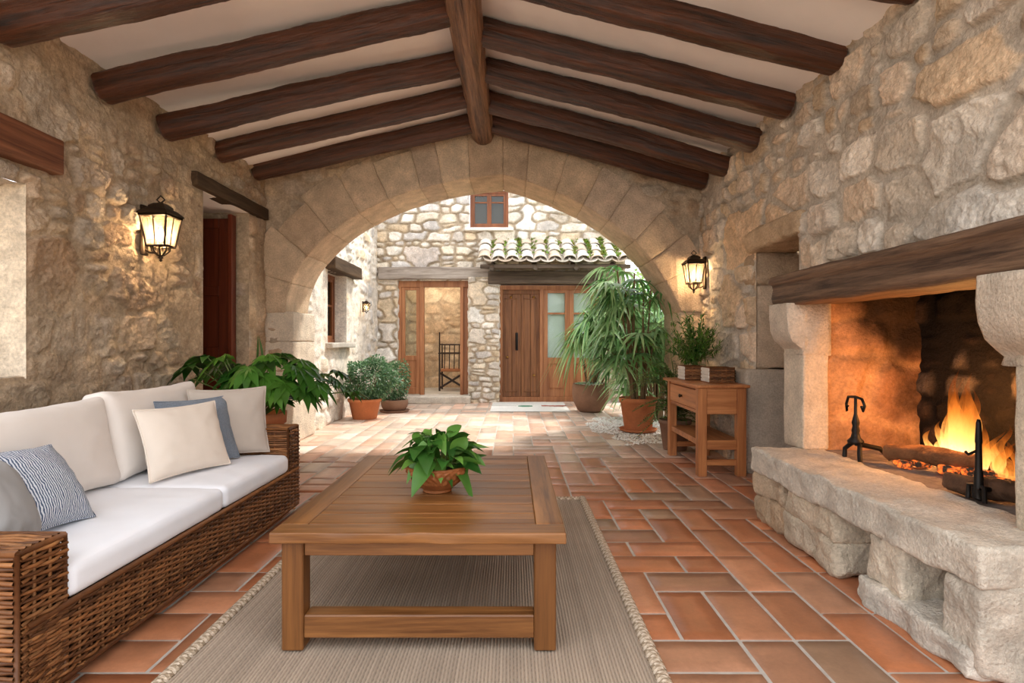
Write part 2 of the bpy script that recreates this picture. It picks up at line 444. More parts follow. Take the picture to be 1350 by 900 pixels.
def flame_mat():
    m = bpy.data.materials.new('flame'); m.use_nodes = True; nt = m.node_tree; nt.nodes.clear()
    o = nt.nodes.new('ShaderNodeOutputMaterial'); e = nt.nodes.new('ShaderNodeEmission'); t = nt.nodes.new('ShaderNodeBsdfTransparent')
    a = nt.nodes.new('ShaderNodeVertexColor'); a.layer_name = 'Col'
    sp = nt.nodes.new('ShaderNodeSeparateColor'); nt.links.new(a.outputs[0], sp.inputs[0])
    rp = nt.nodes.new('ShaderNodeValToRGB'); cr = rp.color_ramp
    cr.elements[0].position = 0.0; cr.elements[0].color = (1.0, 0.74, 0.40, 1)
    cr.elements[1].position = 1.0; cr.elements[1].color = (0.75, 0.13, 0.01, 1)
    x = cr.elements.new(0.38); x.color = (1.0, 0.50, 0.12, 1)
    x = cr.elements.new(0.7); x.color = (0.95, 0.25, 0.03, 1)
    nt.links.new(sp.outputs[0], rp.inputs[0]); nt.links.new(rp.outputs[0], e.inputs[0])
    ms = nt.nodes.new('ShaderNodeMapRange'); ms.inputs[3].default_value = 4.2; ms.inputs[4].default_value = 0.7
    nt.links.new(sp.outputs[0], ms.inputs[0]); nt.links.new(ms.outputs[0], e.inputs[1])
    vec = _coords(nt, (1, 1, 0.35)); n = _noise(nt, vec, 34, 3, 0.5, 0.8)
    mr = nt.nodes.new('ShaderNodeMapRange'); mr.inputs[1].default_value = 0.3; mr.inputs[2].default_value = 0.7; mr.inputs[3].default_value = 0.2; mr.inputs[4].default_value = 0.95
    nt.links.new(n, mr.inputs[0])
    mu = nt.nodes.new('ShaderNodeMath'); mu.operation = 'MULTIPLY'; nt.links.new(mr.outputs[0], mu.inputs[0]); nt.links.new(sp.outputs[1], mu.inputs[1])
    mx = nt.nodes.new('ShaderNodeMixShader'); nt.links.new(mu.outputs[0], mx.inputs[0])
    nt.links.new(t.outputs[0], mx.inputs[1]); nt.links.new(e.outputs[0], mx.inputs[2]); nt.links.new(mx.outputs[0], o.inputs[0])
    return m
M['flame'] = flame_mat()

def stripe_mat():
    m, nt, b, out = _nt('blue_striped_cotton')
    vec = _coords(nt, (1, 1, 1))
    w = nt.nodes.new('ShaderNodeTexWave'); w.bands_direction = 'X'; w.inputs['Scale'].default_value = 34
    w.inputs['Distortion'].default_value = 4.5; w.inputs['Detail'].default_value = 2; w.inputs['Detail Scale'].default_value = 1.2
    nt.links.new(vec, w.inputs[0])
    rp = nt.nodes.new('ShaderNodeValToRGB')
    rp.color_ramp.elements[0].position = 0.4; rp.color_ramp.elements[0].color = (*rgb(74, 88, 112), 1)
    rp.color_ramp.elements[1].position = 0.6; rp.color_ramp.elements[1].color = (*rgb(206, 210, 216), 1)
    nt.links.new(w.outputs['Fac'], rp.inputs[0]); nt.links.new(rp.outputs[0], b.inputs['Base Color'])
    b.inputs['Roughness'].default_value = 0.95; b.inputs['Specular IOR Level'].default_value = 0.1
    _bump(nt, b, _noise(nt, vec, 300, 3), 0.2, 0.001)
    return m
M['stripe'] = stripe_mat()

# ----------------------------------------------------------------- stone masonry as real relief
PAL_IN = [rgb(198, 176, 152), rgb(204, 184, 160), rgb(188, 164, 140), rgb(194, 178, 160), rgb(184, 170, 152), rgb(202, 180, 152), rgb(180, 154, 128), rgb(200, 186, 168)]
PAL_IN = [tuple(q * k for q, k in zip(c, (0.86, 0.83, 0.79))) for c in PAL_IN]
PAL_RIGHT = [rgb(212, 188, 162), rgb(216, 196, 172), rgb(202, 180, 154), rgb(210, 192, 172), rgb(200, 184, 164), rgb(216, 190, 158), rgb(192, 166, 136), rgb(218, 204, 186)]
PAL_OUT = [rgb(226, 216, 202), rgb(216, 206, 192), rgb(206, 196, 184), rgb(232, 226, 216), rgb(210, 190, 162), rgb(198, 192, 186), rgb(222, 210, 190)]
PAL_SOOT = [rgb(40, 30, 24), rgb(28, 22, 18), rgb(58, 44, 34), rgb(24, 19, 16), rgb(76, 66, 58)]
PAL_FIRE = [rgb(196, 150, 108), rgb(182, 136, 98), rgb(170, 126, 92), rgb(150, 108, 78)]

def stone_field(us, vs, seed=1, hmin=0.14, hmax=0.3, amin=1.0, amax=2.2, mortar=0.012, bevel=0.03, relief=0.035, rough=0.012,
                pal=PAL_IN, mcol=rgb(178, 164, 146), smear=0.0, big=(), jitter=0.22, warp=0.05, rot=0.2, pw=2.7, tilt=0.05, depth=0.0):
    rng = random.Random(seed)
    U, V = np.meshgrid(us, vs, indexing='ij')
    u0, u1, v0, v1 = us[0] - 0.4, us[-1] + 0.4, vs[0] - 0.3, vs[-1] + 0.3
    seeds = [(b[0], b[1], b[2] / 2, b[3] / 2, 0.0, (b[4] if len(b) > 4 else None)) for b in big]
    v = v0
    while v < v1:
        h = rng.uniform(hmin, hmax); u = u0 - rng.random() * h
        while u < u1:
            w = h * rng.uniform(amin, amax)
            if rng.random() < 0.14 and h > 0.12:
                parts = [(u + w / 2, v + h * 0.27, w / 2, h * 0.25), (u + w / 2, v + h * 0.77, w / 2, h * 0.25)]
            else:
                k = rng.uniform(0.85, 1.25)
                parts = [(u + w / 2, v + h / 2 + rng.uniform(-1, 1) * jitter * h, w / 2 * k, h / 2 * k)]
            for (a, b_, c_, d_) in parts:
                if not any(abs(a - B[0]) < B[2] / 2 + 0.01 and abs(b_ - B[1]) < B[3] / 2 + 0.01 for B in big):
                    seeds.append((a, b_, c_, d_, rng.uniform(-rot, rot), None))
            u += w
        v += h
    Uw = U + warp * 1.2 * fbm(U * 4, V * 4, None, seed + 3, 4); Vw = V + warp * 1.2 * fbm(U * 4, V * 4, None, seed + 9, 4)
    F1 = np.full(U.shape, 9.0); F2 = np.full(U.shape, 9.0); ID = np.zeros(U.shape, int)
    for i, (a, b, w, h, ro, _) in enumerate(seeds):
        R = 2.6 * max(w, h) + 0.1
        i0, i1 = np.searchsorted(us, [a - R, a + R]); j0, j1 = np.searchsorted(vs, [b - R, b + R])
        if i1 <= i0 or j1 <= j0: continue
        sl = (slice(i0, i1), slice(j0, j1))
        dx = Uw[sl] - a; dy = Vw[sl] - b
        cx = dx * math.cos(ro) + dy * math.sin(ro); cy = -dx * math.sin(ro) + dy * math.cos(ro)
        d = ((np.abs(cx) / w) ** pw + (np.abs(cy) / h) ** pw) ** (1 / pw)
        f1 = F1[sl]; f2 = F2[sl]; near = d < f1
        F2[sl] = np.where(near, f1, np.minimum(f2, d)); F1[sl] = np.where(near, d, f1)
        ID[sl] = np.where(near, i, ID[sl])
    S = np.array([min(s[2], s[3]) for s in seeds]); SU = np.array([s[0] for s in seeds]); SV = np.array([s[1] for s in seeds])
    nr = np.random.RandomState(seed)
    off = nr.uniform(0.35, 1.15, len(seeds)); tx = nr.uniform(-tilt, tilt, len(seeds)); ty = nr.uniform(-tilt, tilt, len(seeds))
    P = np.array(pal); cid = nr.randint(0, len(P), len(seeds)); br = nr.uniform(0.88, 1.10, len(seeds))
    CC = P[cid] * br[:, None]
    for i, s in enumerate(seeds):
        if s[5] is not None: CC[i] = s[5]
    e = (F2 - F1) * 0.5 * S[ID]
    e = e + 0.010 * fbm(U * 22, V * 22, None, seed + 40, 3)
    t = sstep(mortar, mortar + bevel, e)
    sm = 0.0
    if smear:
        sm = sstep(-0.12, 0.12, fbm(U * 1.7, V * 1.7, None, seed + 60, 4) + (smear - 0.5) * 0.5)
        t = t * (1 - 0.75 * sm)
    rg = fbm(U * 9, V * 9, None, seed + 70, 6, 0.66)
    rdg = np.abs(fbm(U * 6 + 0.3 * V, V * 14, None, seed + 75, 4))
    dome = np.clip(1 - F1, 0, 1) * 0.10
    H = t * relief * (off[ID] + dome) + t * (tx[ID] * (U - SU[ID]) + ty[ID] * (V - SV[ID])) + rg * rough * 2 * (0.45 + 0.8 * t) - rdg * rough * 1.6 * t + 0.012 * fbm(U * 2, V * 2, None, seed + 80, 3)
    H = H - depth * (1 - t)
    mc = np.array(mcol)
    mott = 1 + 0.5 * fbm(U * 6, V * 6, None, seed + 90, 5) + 0.25 * fbm(U * 30, V * 30, None, seed + 91, 3)
    Kc = (mc[None, None, :] * (1 - t[..., None]) + CC[ID] * t[..., None]) * mott[..., None]
    hue = fbm(U * 3.1, V * 3.1, None, seed + 95, 4)
    Kc = Kc * (1 + hue[..., None] * np.array([0.05, -0.02, -0.11]))
    return H, np.clip(Kc, 0.004, 1)

def axis_lines(a, b, res, cuts=()):
    ks = sorted({a, b, *[c for c in cuts if a < c < b]})
    out = [np.array([a])]
    for p, q in zip(ks[:-1], ks[1:]):
        n = max(1, int(round((q - p) / res))); out.append(np.linspace(p, q, n + 1)[1:])
    return np.concatenate(out)

def make_wall(name, o, eu, ev, nrm, u, v, res=0.014, holes=(), keep=None, fade=(), parent=None, material='stone', tint=None, **kw):
    """stone surface on the plane o + eu*U + ev*V, relief along nrm; holes are rects, fade are rects or lines where the relief dies away"""
    us = axis_lines(*u, res, [h[0] for h in holes] + [h[1] for h in holes]); vs = axis_lines(*v, res, [h[2] for h in holes] + [h[3] for h in holes])
    H, K = stone_field(us, vs, **kw)
    U, V = np.meshgrid(us, vs, indexing='ij')
    for h in list(holes):
        d = np.hypot(np.maximum(np.maximum(h[0] - U, U - h[1]), 0), np.maximum(np.maximum(h[2] - V, V - h[3]), 0))
        H = H * sstep(-0.004, 0.045, d)
    for (ax, val) in fade:
        H = H * sstep(-0.004, 0.045, np.abs((U if ax == 'u' else V) - val))
    if tint is not None:
        K = tint(U, V, K)
    o, eu, ev, nrm = (np.asarray(q, float) for q in (o, eu, ev, nrm))
    P = o + U[..., None] * eu + V[..., None] * ev + H[..., None] * nrm
    uc = (us[:-1] + us[1:]) / 2; vc = (vs[:-1] + vs[1:]) / 2
    A, B = np.meshgrid(uc, vc, indexing='ij')
    mask = np.ones(A.shape, bool)
    for h in holes: mask &= ~((A > h[0]) & (A < h[1]) & (B > h[2]) & (B < h[3]))
    if keep is not None: mask &= keep(A, B)
    mb = MB(); 
    if np.dot(np.cross(eu, ev), nrm) > 0:
        mb.grid(P, K, mask=mask)
    else:
        mb.grid(P[:, ::-1], K[:, ::-1], mask=mask[:, ::-1])
    ob = mb.build(name, M[material], parent)
    return ob if parent is not None else struct(ob)

X, Y, Z = (1, 0, 0), (0, 1, 0), (0, 0, 1)
NX, NY, NZ = (-1, 0, 0), (0, -1, 0), (0, 0, -1)

XL, XR, YA, YB = -2.77, 2.13, 6.40, 10.80
XRIDGE = -0.32
ROOF_Y = 1.3
def ceil_z(x):
    return 3.0 + 0.253 * np.minimum(np.asarray(x) - XL, XR - np.asarray(x))

# ================================================================= FLOOR
def build_floor():
    rng = random.Random(11); m = 0.215; x0, y0 = -4.07, -0.6; nx, ny = 34, 57
    occ = np.zeros((nx, ny), bool); tiles = []
    for j in range(ny):
        for i in range(nx):
            if occ[i, j]: continue
            r = rng.random()
            opts = []
            if i + 1 < nx and not occ[i + 1, j]: opts.append((2, 1))
            if j + 1 < ny: opts.append((1, 2))
            if r < 0.08 or not opts: w = (1, 1)
            else:
                w = opts[0] if (len(opts) == 1 or rng.random() < 0.56) else opts[1]
            occ[i:i + w[0], j:j + w[1]] = True; tiles.append((i, j, w))
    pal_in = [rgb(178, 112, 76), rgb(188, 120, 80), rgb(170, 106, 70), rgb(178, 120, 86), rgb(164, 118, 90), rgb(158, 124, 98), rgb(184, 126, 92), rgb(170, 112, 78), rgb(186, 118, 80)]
    pal_out_glare = [rgb(216, 188, 168), rgb(210, 174, 152), rgb(204, 182, 164), rgb(218, 200, 184), rgb(194, 174, 158), rgb(216, 178, 154)]
    mb = MB(); g = 0.0048; b = 0.006
    for (i, j, w) in tiles:
        xa, xb = x0 + i * m + g, x0 + (i + w[0]) * m - g; ya, yb = y0 + j * m + g, y0 + (j + w[1]) * m - g
        if yb > 10.95 and not (-3 < xa): continue
        yc = (ya + yb) / 2
        f = min(1, max(0, (yc + rng.uniform(-0.6, 0.6) - 4.7) / 1.9))  # weathered outdoor tone plus courtyard glare painted in, starting inside the arch
        ci = rng.choice(pal_in); co = rng.choice(pal_out_glare); k = rng.uniform(0.85, 1.12)
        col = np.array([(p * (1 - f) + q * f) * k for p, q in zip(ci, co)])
        z = rng.uniform(-0.0012, 0.0012); tx = rng.uniform(-0.004, 0.004); ty = rng.uniform(-0.004, 0.004)
        nu, nv = 4 * w[0], 4 * w[1]
        us = np.concatenate([[xa, xa + b * .4], np.linspace(xa + b, xb - b, nu), [xb - b * .4, xb]])
        vs = np.concatenate([[ya, ya + b * .4], np.linspace(ya + b, yb - b, nv), [yb - b * .4, yb]])
        U, V = np.meshgrid(us, vs, indexing='ij')
        ed = np.minimum(np.minimum(U - xa, xb - U), np.minimum(V - ya, yb - V))
        H = z + tx * (U - xa) + ty * (V - ya) - 0.006 * (1 - sstep(0, b, ed)) + 0.0022 * fbm(U * 8, V * 8, None, 5, 3)
        st = 1 + 0.35 * fbm(U * 5 + i, V * 5, None, 7, 3)
        edge = 0.9 + 0.1 * sstep(0, 0.03, ed)
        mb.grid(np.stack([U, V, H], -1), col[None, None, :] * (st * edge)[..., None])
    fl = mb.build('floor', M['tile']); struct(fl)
    gb = MB(); gb.grid(np.array([[[x0, y0, -0.0045], [x0, 10.95, -0.0045]], [[x0 + nx * m, y0, -0.0045], [x0 + nx * m, 10.95, -0.0045]]]))
    gr = gb.build('floor_grout', M['grout']); struct(gr); gr.parent = fl
    gb = MB(); gb.grid(np.array([[[-30, -25, -0.03], [-30, 40, -0.03]], [[30, -25, -0.03], [30, 40, -0.03]]]))
    struct(gb.build('floor_ground', M['ground']))
build_floor()

# ================================================================= WALLS OF THE LOGGIA
# wall_left, plane x = XL, U = y, V = z
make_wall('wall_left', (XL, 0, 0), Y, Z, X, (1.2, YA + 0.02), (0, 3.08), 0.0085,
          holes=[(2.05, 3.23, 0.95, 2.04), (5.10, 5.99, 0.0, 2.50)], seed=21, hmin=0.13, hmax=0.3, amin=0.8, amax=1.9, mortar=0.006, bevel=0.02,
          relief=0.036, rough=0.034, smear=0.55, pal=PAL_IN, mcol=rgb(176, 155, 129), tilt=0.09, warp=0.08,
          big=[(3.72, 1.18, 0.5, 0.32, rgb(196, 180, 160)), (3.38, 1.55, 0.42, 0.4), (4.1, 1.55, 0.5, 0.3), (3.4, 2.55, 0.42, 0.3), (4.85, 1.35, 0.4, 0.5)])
make_wall('wall_left_window_reveal', (XL, 3.23, 0), NX, Z, NY, (-0.012, 0.5), (0.94, 2.05), 0.02, fade=[('u', 0.0)], seed=22, smear=0.8, pal=[rgb(214, 196, 172)], mcol=rgb(214, 196, 172), relief=0.02)
make_wall('wall_left_window_sill', (XL, 2.05, 0.95), NX, Y, Z, (0, 0.5), (0, 1.18), 0.03, fade=[('u', 0.0)], seed=23, smear=0.8)
make_wall('wall_left_window_head', (XL, 2.05, 2.04), NX, Y, NZ, (-0.012, 0.5), (0, 1.18), 0.03, fade=[('u', 0.0)], seed=24, smear=0.8)
# door opening in the left wall
make_wall('wall_left_door_reveal', (XL, 5.99, 0), NX, Z, NY, (0, 1.1), (0, 2.50), 0.014, fade=[('u', 0.0)], seed=25, hmin=0.18, hmax=0.34, smear=0.3, relief=0.035, mcol=rgb(178, 158, 132))
make_wall('wall_left_door_reveal_near', (XL, 5.10, 0), NX, Z, Y, (0, 1.1), (0, 2.50), 0.03, fade=[('u', 0.0)], seed=26, smear=0.4)
mb = MB(); mb.bx(XL - 1.1, XL - 0.005, 5.05, 6.05, 2.50, 2.56, 0.003); struct(mb.build('ceiling_door_soffit', M['plaster'], smooth=False))
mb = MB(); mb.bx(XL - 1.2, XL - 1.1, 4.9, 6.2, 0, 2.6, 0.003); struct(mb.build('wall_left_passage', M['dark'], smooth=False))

# wall_right, plane x = XR
make_wall('wall_right', (XR, 0, 0), Y, Z, NX, (0.6, YA + 0.02), (0, 3.08), 0.009,
          holes=[(1.95, 3.72, 0.0, 1.45), (4.22, 4.96, 0.0, 1.95)], seed=31, hmin=0.12, hmax=0.32, amin=0.8, amax=2.0, mortar=0.014, bevel=0.016,
          relief=0.042, rough=0.022, smear=0.16, pal=PAL_RIGHT, mcol=rgb(186, 173, 156), tilt=0.09, warp=0.07, rot=0.3,
          big=[(2.62, 2.40, 0.62, 0.28, rgb(214, 186, 154)), (2.75, 2.12, 0.50, 0.36, rgb(210, 198, 182)), (3.15, 2.62, 0.28, 0.24), (2.45, 2.72, 0.5, 0.24),
               (3.1, 1.95, 0.34, 0.3), (3.5, 2.28, 0.3, 0.26), (2.6, 1.72, 0.7, 0.26, rgb(204, 194, 180)), (5.2, 2.1, 0.8, 0.5, rgb(212, 180, 146)), (4.55, 2.12, 0.6, 0.3, rgb(210, 180, 148)), (5.5, 1.5, 0.5, 0.5, rgb(208, 180, 148))])
# the niche beside the fireplace
mb = MB()
mb.rblock(c=(2.37, 5.10, 1.79), s=(0.52, 0.28, 0.30), r=0.07, amp=0.02, seed=3, col=rgb(176, 150, 122), colvar=0.3)
mb.rblock(c=(2.37, 5.12, 1.28), s=(0.48, 0.30, 0.74), r=0.035, amp=0.012, seed=4, seg=(10, 6, 16), col=rgb(196, 172, 146), colvar=0.2)
mb.rblock(c=(2.33, 5.10, 0.45), s=(0.58, 0.30, 0.92), r=0.04, amp=0.018, seed=5, seg=(12, 6, 18), col=rgb(186, 172, 154), colvar=0.2)
mb.rblock(c=(2.30, 4.60, 2.025), s=(0.46, 0.98, 0.19), r=0.05, amp=0.03, seed=6, seg=(12, 26, 8), col=rgb(196, 168, 136), colvar=0.25)
struct(mb.build('trim_1', M['stone_fine']))
make_wall('wall_right_niche_back', (XR + 0.47, 0, 0), Y, Z, NX, (4.1, 5.1), (0, 2.0), 0.025, seed=33, smear=0.4)
make_wall('wall_right_niche_side', (XR, 4.22, 0), X, Z, Y, (0.0, 0.48), (0, 2.0), 0.025, fade=[('u', 0.0)], seed=34, smear=0.4)
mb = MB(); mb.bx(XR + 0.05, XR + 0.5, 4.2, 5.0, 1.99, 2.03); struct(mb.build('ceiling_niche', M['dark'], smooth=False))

# ---------------------------------------------------------------- arch
def PXZ(px, py, y=YA): return ((px - 675) * y / 750, 1.15 + (450 - py) * y / 750)
AL = [PXZ(*p) for p in [(377, 412), (380, 383), (399.6, 344), (428, 315), (460, 290), (495.5, 271), (531, 256), (575.5, 244), (618, 236), (663, 231)]]
AR = [PXZ(*p) for p in [(897, 412), (884, 384), (862, 348), (838, 319), (810, 297), (778, 276), (751, 262), (714, 247), (690, 238), (663, 231)]]
def resample(pts, n=60):
    P = np.array(pts); d = np.concatenate([[0], np.cumsum(np.linalg.norm(np.diff(P, axis=0), axis=1))])
    t = np.linspace(0, d[-1], n)
    Q = np.stack([np.interp(t, d, P[:, 0]), np.interp(t, d, P[:, 1])], 1)
    for _ in range(6):
        Q[1:-1] = 0.25 * Q[:-2] + 0.5 * Q[1:-1] + 0.25 * Q[2:]
    return Q, t
def build_arch():
    rng = random.Random(5); mb = MB(); bnd = []
    for side, pts in ((-1, AL), (1, AR)):
        Q, t = resample(pts); T = np.gradient(Q, axis=0); T /= np.linalg.norm(T, axis=1, keepdims=True)
        N = np.stack([-T[:, 1], T[:, 0]], 1) if side == -1 else np.stack([T[:, 1], -T[:, 0]], 1)
        bl = sstep(t[-1] - 0.9, t[-1], t)[:, None]; N = N * (1 - bl) + np.array([0.0, 1.0]) * bl; bl = sstep(0.5, 0.0, t)[:, None]; N = N * (1 - bl) + np.array([float(side), 0.0]) * bl; N /= np.linalg.norm(N, axis=1, keepdims=True)
        bnd.append((Q, N))
        for (kind) in (0, 1):
            w_ = np.linspace(0, 1, 8)
            if kind == 0:
                O = 0.012 + 0.43 * w_; G = np.stack([np.clip(Q[:, None, 0] + N[:, None, 0] * O, XL - 0.05, XR + 0.05), 6.385 + 0 * Q[:, None, 0] + 0 * O, Q[:, None, 1] + N[:, None, 1] * O], -1)
            else:
                Yg = 6.385 + 0.675 * w_; G = np.stack([Q[:, None, 0] + N[:, None, 0] * 0.012 + 0 * Yg, 0 * Q[:, None, 0] + Yg, Q[:, None, 1] + N[:, None, 1] * 0.012 + 0 * Yg], -1)
            mb.grid(G, rgb(168, 146, 120))
        cuts = [0.0]
        while cuts[-1] < t[-1] - 0.18: cuts.append(cuts[-1] + rng.uniform(0.24, 0.40))
        cuts[-1] = t[-1]
        for a, b in zip(cuts[:-1], cuts[1:]):
            th = rng.uniform(0.44, 0.54)
            def at(s, off):
                q = np.array([np.interp(s, t, Q[:, 0]), np.interp(s, t, Q[:, 1])]); n = np.array([np.interp(s, t, N[:, 0]), np.interp(s, t, N[:, 1])]); n /= np.linalg.norm(n)
                q = q + n * off
                q[0] = min(max(q[0], XL - 0.05), XR + 0.05)
                return q
            y0, y1 = 6.36 + rng.uniform(-0.008, 0.008), 7.08
            g = 0.0015
            nseg = 5
            # curved block: several lofted slices
            us = np.linspace(0, 1, nseg + 1); vs = np.linspace(0, 1, 9); ws = np.linspace(0, 1, 13)
            base = np.array(rng.choice([rgb(206, 182, 154), rgb(212, 190, 162), rgb(200, 174, 146), rgb(210, 184, 154), rgb(202, 180, 156)])) * rng.uniform(0.94, 1.05)
            def surf(Uf, Vf, Wf):  # U along curve, V through ring thickness, W through depth
                S = a + g + (b - a - 2 * g) * Uf; O = th * Vf
                qx = np.interp(S, t, Q[:, 0]); qz = np.interp(S, t, Q[:, 1]); nx = np.interp(S, t, N[:, 0]); nz = np.interp(S, t, N[:, 1])
                x = np.clip(qx + nx * O, XL - 0.05, XR + 0.05); z = qz + nz * O
                P = np.stack([x, y0 + (y1 - y0) * Wf, z], -1)
                em = np.minimum(np.minimum(Uf, 1 - Uf) * (b - a), np.minimum(Wf * (y1 - y0), Vf * th))
                rr = 0.012 * (1 - sstep(0, 0.016, np.minimum(Uf, 1 - Uf) * (b - a)))
                P[..., 0] += -nx * 0 ; 
                Pn = np.stack([fbm(P[..., 0] * 7, P[..., 1] * 7, P[..., 2] * 7, 70 + 31 * k, 4) for k in range(3)], -1)
                P = P + 0.022 * Pn
                return P, rr, nx, nz
            col = lambda P: base[None, None, :] * (1 + 0.5 * fbm(P[..., 0] * 8, P[..., 1] * 8, P[..., 2] * 8, 3, 5))[..., None]
            uu = np.concatenate([[0, 0.02, 0.05], np.linspace(0.1, 0.9, 11), [0.95, 0.98, 1]])
            # front face
            Uf, Vf = np.meshgrid(uu, np.linspace(0, 1, 22), indexing='ij'); P, rr, nx, nz = surf(Uf, Vf, 0 * Uf)
            P[..., 1] += rr + 0.008 * (1 - sstep(0, 0.03, Vf * th)) + 0.012 * sstep(0.88, 1, Vf); mb.grid(P[:, ::-1] if side == -1 else P, col(P)[:, ::-1] if side == -1 else col(P))
            # intrados
            Uf, Wf = np.meshgrid(uu, np.linspace(0, 1, 26), indexing='ij'); P, rr, nx, nz = surf(Uf, 0 * Uf, Wf)
            fr = 0.008 * (1 - sstep(0, 0.03, Wf * (y1 - y0)))
            P[..., 0] += nx * (rr * 0.5 + fr); P[..., 2] += nz * (rr * 0.5 + fr); mb.grid(P if side == -1 else P[:, ::-1], col(P) if side == -1 else col(P)[:, ::-1])
            # back face
            Uf, Vf = np.meshgrid(uu, np.linspace(0, 1, 8), indexing='ij'); P, rr, nx, nz = surf(Uf, Vf, 0 * Uf + 1); mb.grid(P if side == -1 else P[:, ::-1], col(P))
    # piers of large dressed blocks
    for (x0, x1, sd) in ((XL - 0.02, -2.455, 1), (1.895, XR + 0.02, 2)):
        z = 0.0
        for h in (0.46, 0.36, 0.33, 0.335):
            base = np.array(rng.choice([rgb(206, 182, 152), rgb(196, 172, 142), rgb(210, 192, 166)]))
            if sd == 1: base = np.array(rgb(214, 200, 180)) * rng.uniform(0.95, 1.03)
            e = rng.uniform(-0.006, 0.006)
            mb.rblock(c=((x0 + x1) / 2 + e, 6.735, z + h / 2), s=(x1 - x0, 0.70, h - 0.002), seg=(8, 16, 8), r=0.018, amp=0.008, freq=8, seed=int(z * 100) + sd, col=base, colvar=0.2)
            z += h
    struct(mb.build('trim_2', M['stone_fine']))
    # wall around the ring
    L, NL = bnd[0]; R, NR = bnd[1]
    ringL = L + NL * 0.38; ringR = R + NR * 0.38
    def keep(A, B):
        zl = np.interp(A, ringL[:, 0], ringL[:, 1]); o = np.argsort(ringR[:, 0]); zr = np.interp(A, ringR[o, 0], ringR[o, 1])
        zz = np.where(A < L[-1, 0], zl, zr)
        inside = (A > L[0, 0] - 0.04) & (A < R[0, 0] + 0.04) & ((B < zz) | (B < 1.5))
        piers = (A < L[0, 0] - 0.04) | (A > R[0, 0] + 0.04)
        top = B > ceil_z(A) + 0.08
        return ~(inside | top) | piers
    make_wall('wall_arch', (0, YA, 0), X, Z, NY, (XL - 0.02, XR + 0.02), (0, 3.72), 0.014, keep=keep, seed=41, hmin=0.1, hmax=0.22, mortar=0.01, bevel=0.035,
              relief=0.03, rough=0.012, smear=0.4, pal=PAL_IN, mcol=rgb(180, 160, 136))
build_arch()

# ---------------------------------------------------------------- ceiling
def build_ceiling():
    for nm, xa, xb in (('ceiling_left', XL - 0.12, XRIDGE), ('ceiling_right', XR + 0.12, XRIDGE)):
        us = np.linspace(xa, xb, 60); vs = np.linspace(ROOF_Y, YA + 0.05, 120)
        U, V = np.meshgrid(us, vs, indexing='ij')
        Zc = ceil_z(U) + 0.02 * fbm(U * 1.3, V * 2.2, None, 8, 3)
        P = np.stack([U, V, Zc], -1); mb = MB(); mb.grid(P if xa > xb else P[::-1])
        T = P.copy(); T[..., 2] += 0.12; mb.grid(T[::-1] if xa > xb else T)
        struct(mb.build(nm, M['plaster']))
build_ceiling()

# ---------------------------------------------------------------- rafters and ridge
def log_obj(name, a, b, r, m, seed, square=2.6, rough=0.012, bow=0.02, taper=0.0, nl=60, na=28):
    a = Vector(a); b = Vector(b); L = (b - a).length
    x = np.linspace(0, L, nl); an = np.linspace(0, 2 * PI, na, endpoint=False)
    A, Xg = np.meshgrid(an, x, indexing='xy')
    ca, sa = np.cos(A), np.sin(A)
    rad = 1.0 / (np.abs(ca) ** square + np.abs(sa) ** square) ** (1 / square)
    rr = r * (1 - taper * Xg / L) * rad * (1 + 0.12 * fbm(Xg * 1.7, ca * 0.8 + seed, sa * 0.8, seed, 3)) + rough * 1.4 * fbm(Xg * 5, ca * 4, sa * 4, seed + 4, 5, 0.6) - rough * 0.9 * np.abs(fbm(Xg * 2.2, ca * 9, sa * 9, seed + 14, 3))
    rr = rr * np.where((Xg < 0.012) | (Xg > L - 0.012), 0.93, 1)
    bw = bow * 2 * fbm(x * 0.9, 0 * x + seed, None, seed + 9, 2); bw2 = bow * 2 * fbm(x * 0.9, 0 * x + seed + 5, None, seed + 19, 2)
    P = np.stack([Xg, rr * ca + bw2[:, None], rr * sa + bw[:, None]], -1)
    mb = MB(); mb.grid(P, cv=True)
    mb.F.append(np.array([list(range(na))[::-1]])); mb.F.append(np.array([[(nl - 1) * na + i for i in range(na)]]))
    o = mb.build(name, M[m])
    d = (b - a).normalized()
    q = Matrix.Identity(3); zc = Vector((0, 0, 1)) - d * d.z; zc.normalize(); yc = zc.cross(d)
    q = Matrix((d, yc, zc)).transposed().to_4x4(); q.translation = a
    o.matrix_world = q
    return o
ordn = ['first', 'second', 'third', 'fourth', 'fifth', 'sixth']
LEFT_R = [(3.05, 2.72, 3.25), (3.80, 2.74, 4.0), (4.47, 2.74, 4.79), (5.33, 2.82, 5.44), (6.08, 2.87, 6.10)]
RIGHT_R = [(2.95, 2.90, 2.95), (3.66, 2.87, 3.60), (4.32, 2.83, 4.30), (4.92, 2.79, 4.92), (5.57, 2.76, 5.53), (6.22, 2.80, 6.12)]
for i, (yw, zb, yr) in enumerate(LEFT_R):
    o = log_obj('ceiling_rafter', (XL + 0.02, yw, zb + 0.095), (XRIDGE - 0.08, yr, 3.50), 0.092, 'beam', 100 + i, square=3.6, rough=0.018, nl=140, na=44)
    k = len(LEFT_R) - i
    tag(o, f'dark brown hewn rafter above the sofa side, {ordn[k-1]} counted from the stone arch', 'ceiling beam', 'rafters over the sofa side')
for i, (yw, zb, yr) in enumerate(RIGHT_R):
    o = log_obj('ceiling_rafter', (XR - 0.02, yw, zb + 0.095), (XRIDGE + 0.08, yr, 3.50), 0.092, 'beam', 130 + i, square=3.6, rough=0.018, nl=140, na=44)
    k = len(RIGHT_R) - i
    tag(o, f'dark brown hewn rafter above the fireplace side, {ordn[k-1]} counted from the stone arch', 'ceiling beam', 'rafters over the fireplace side')
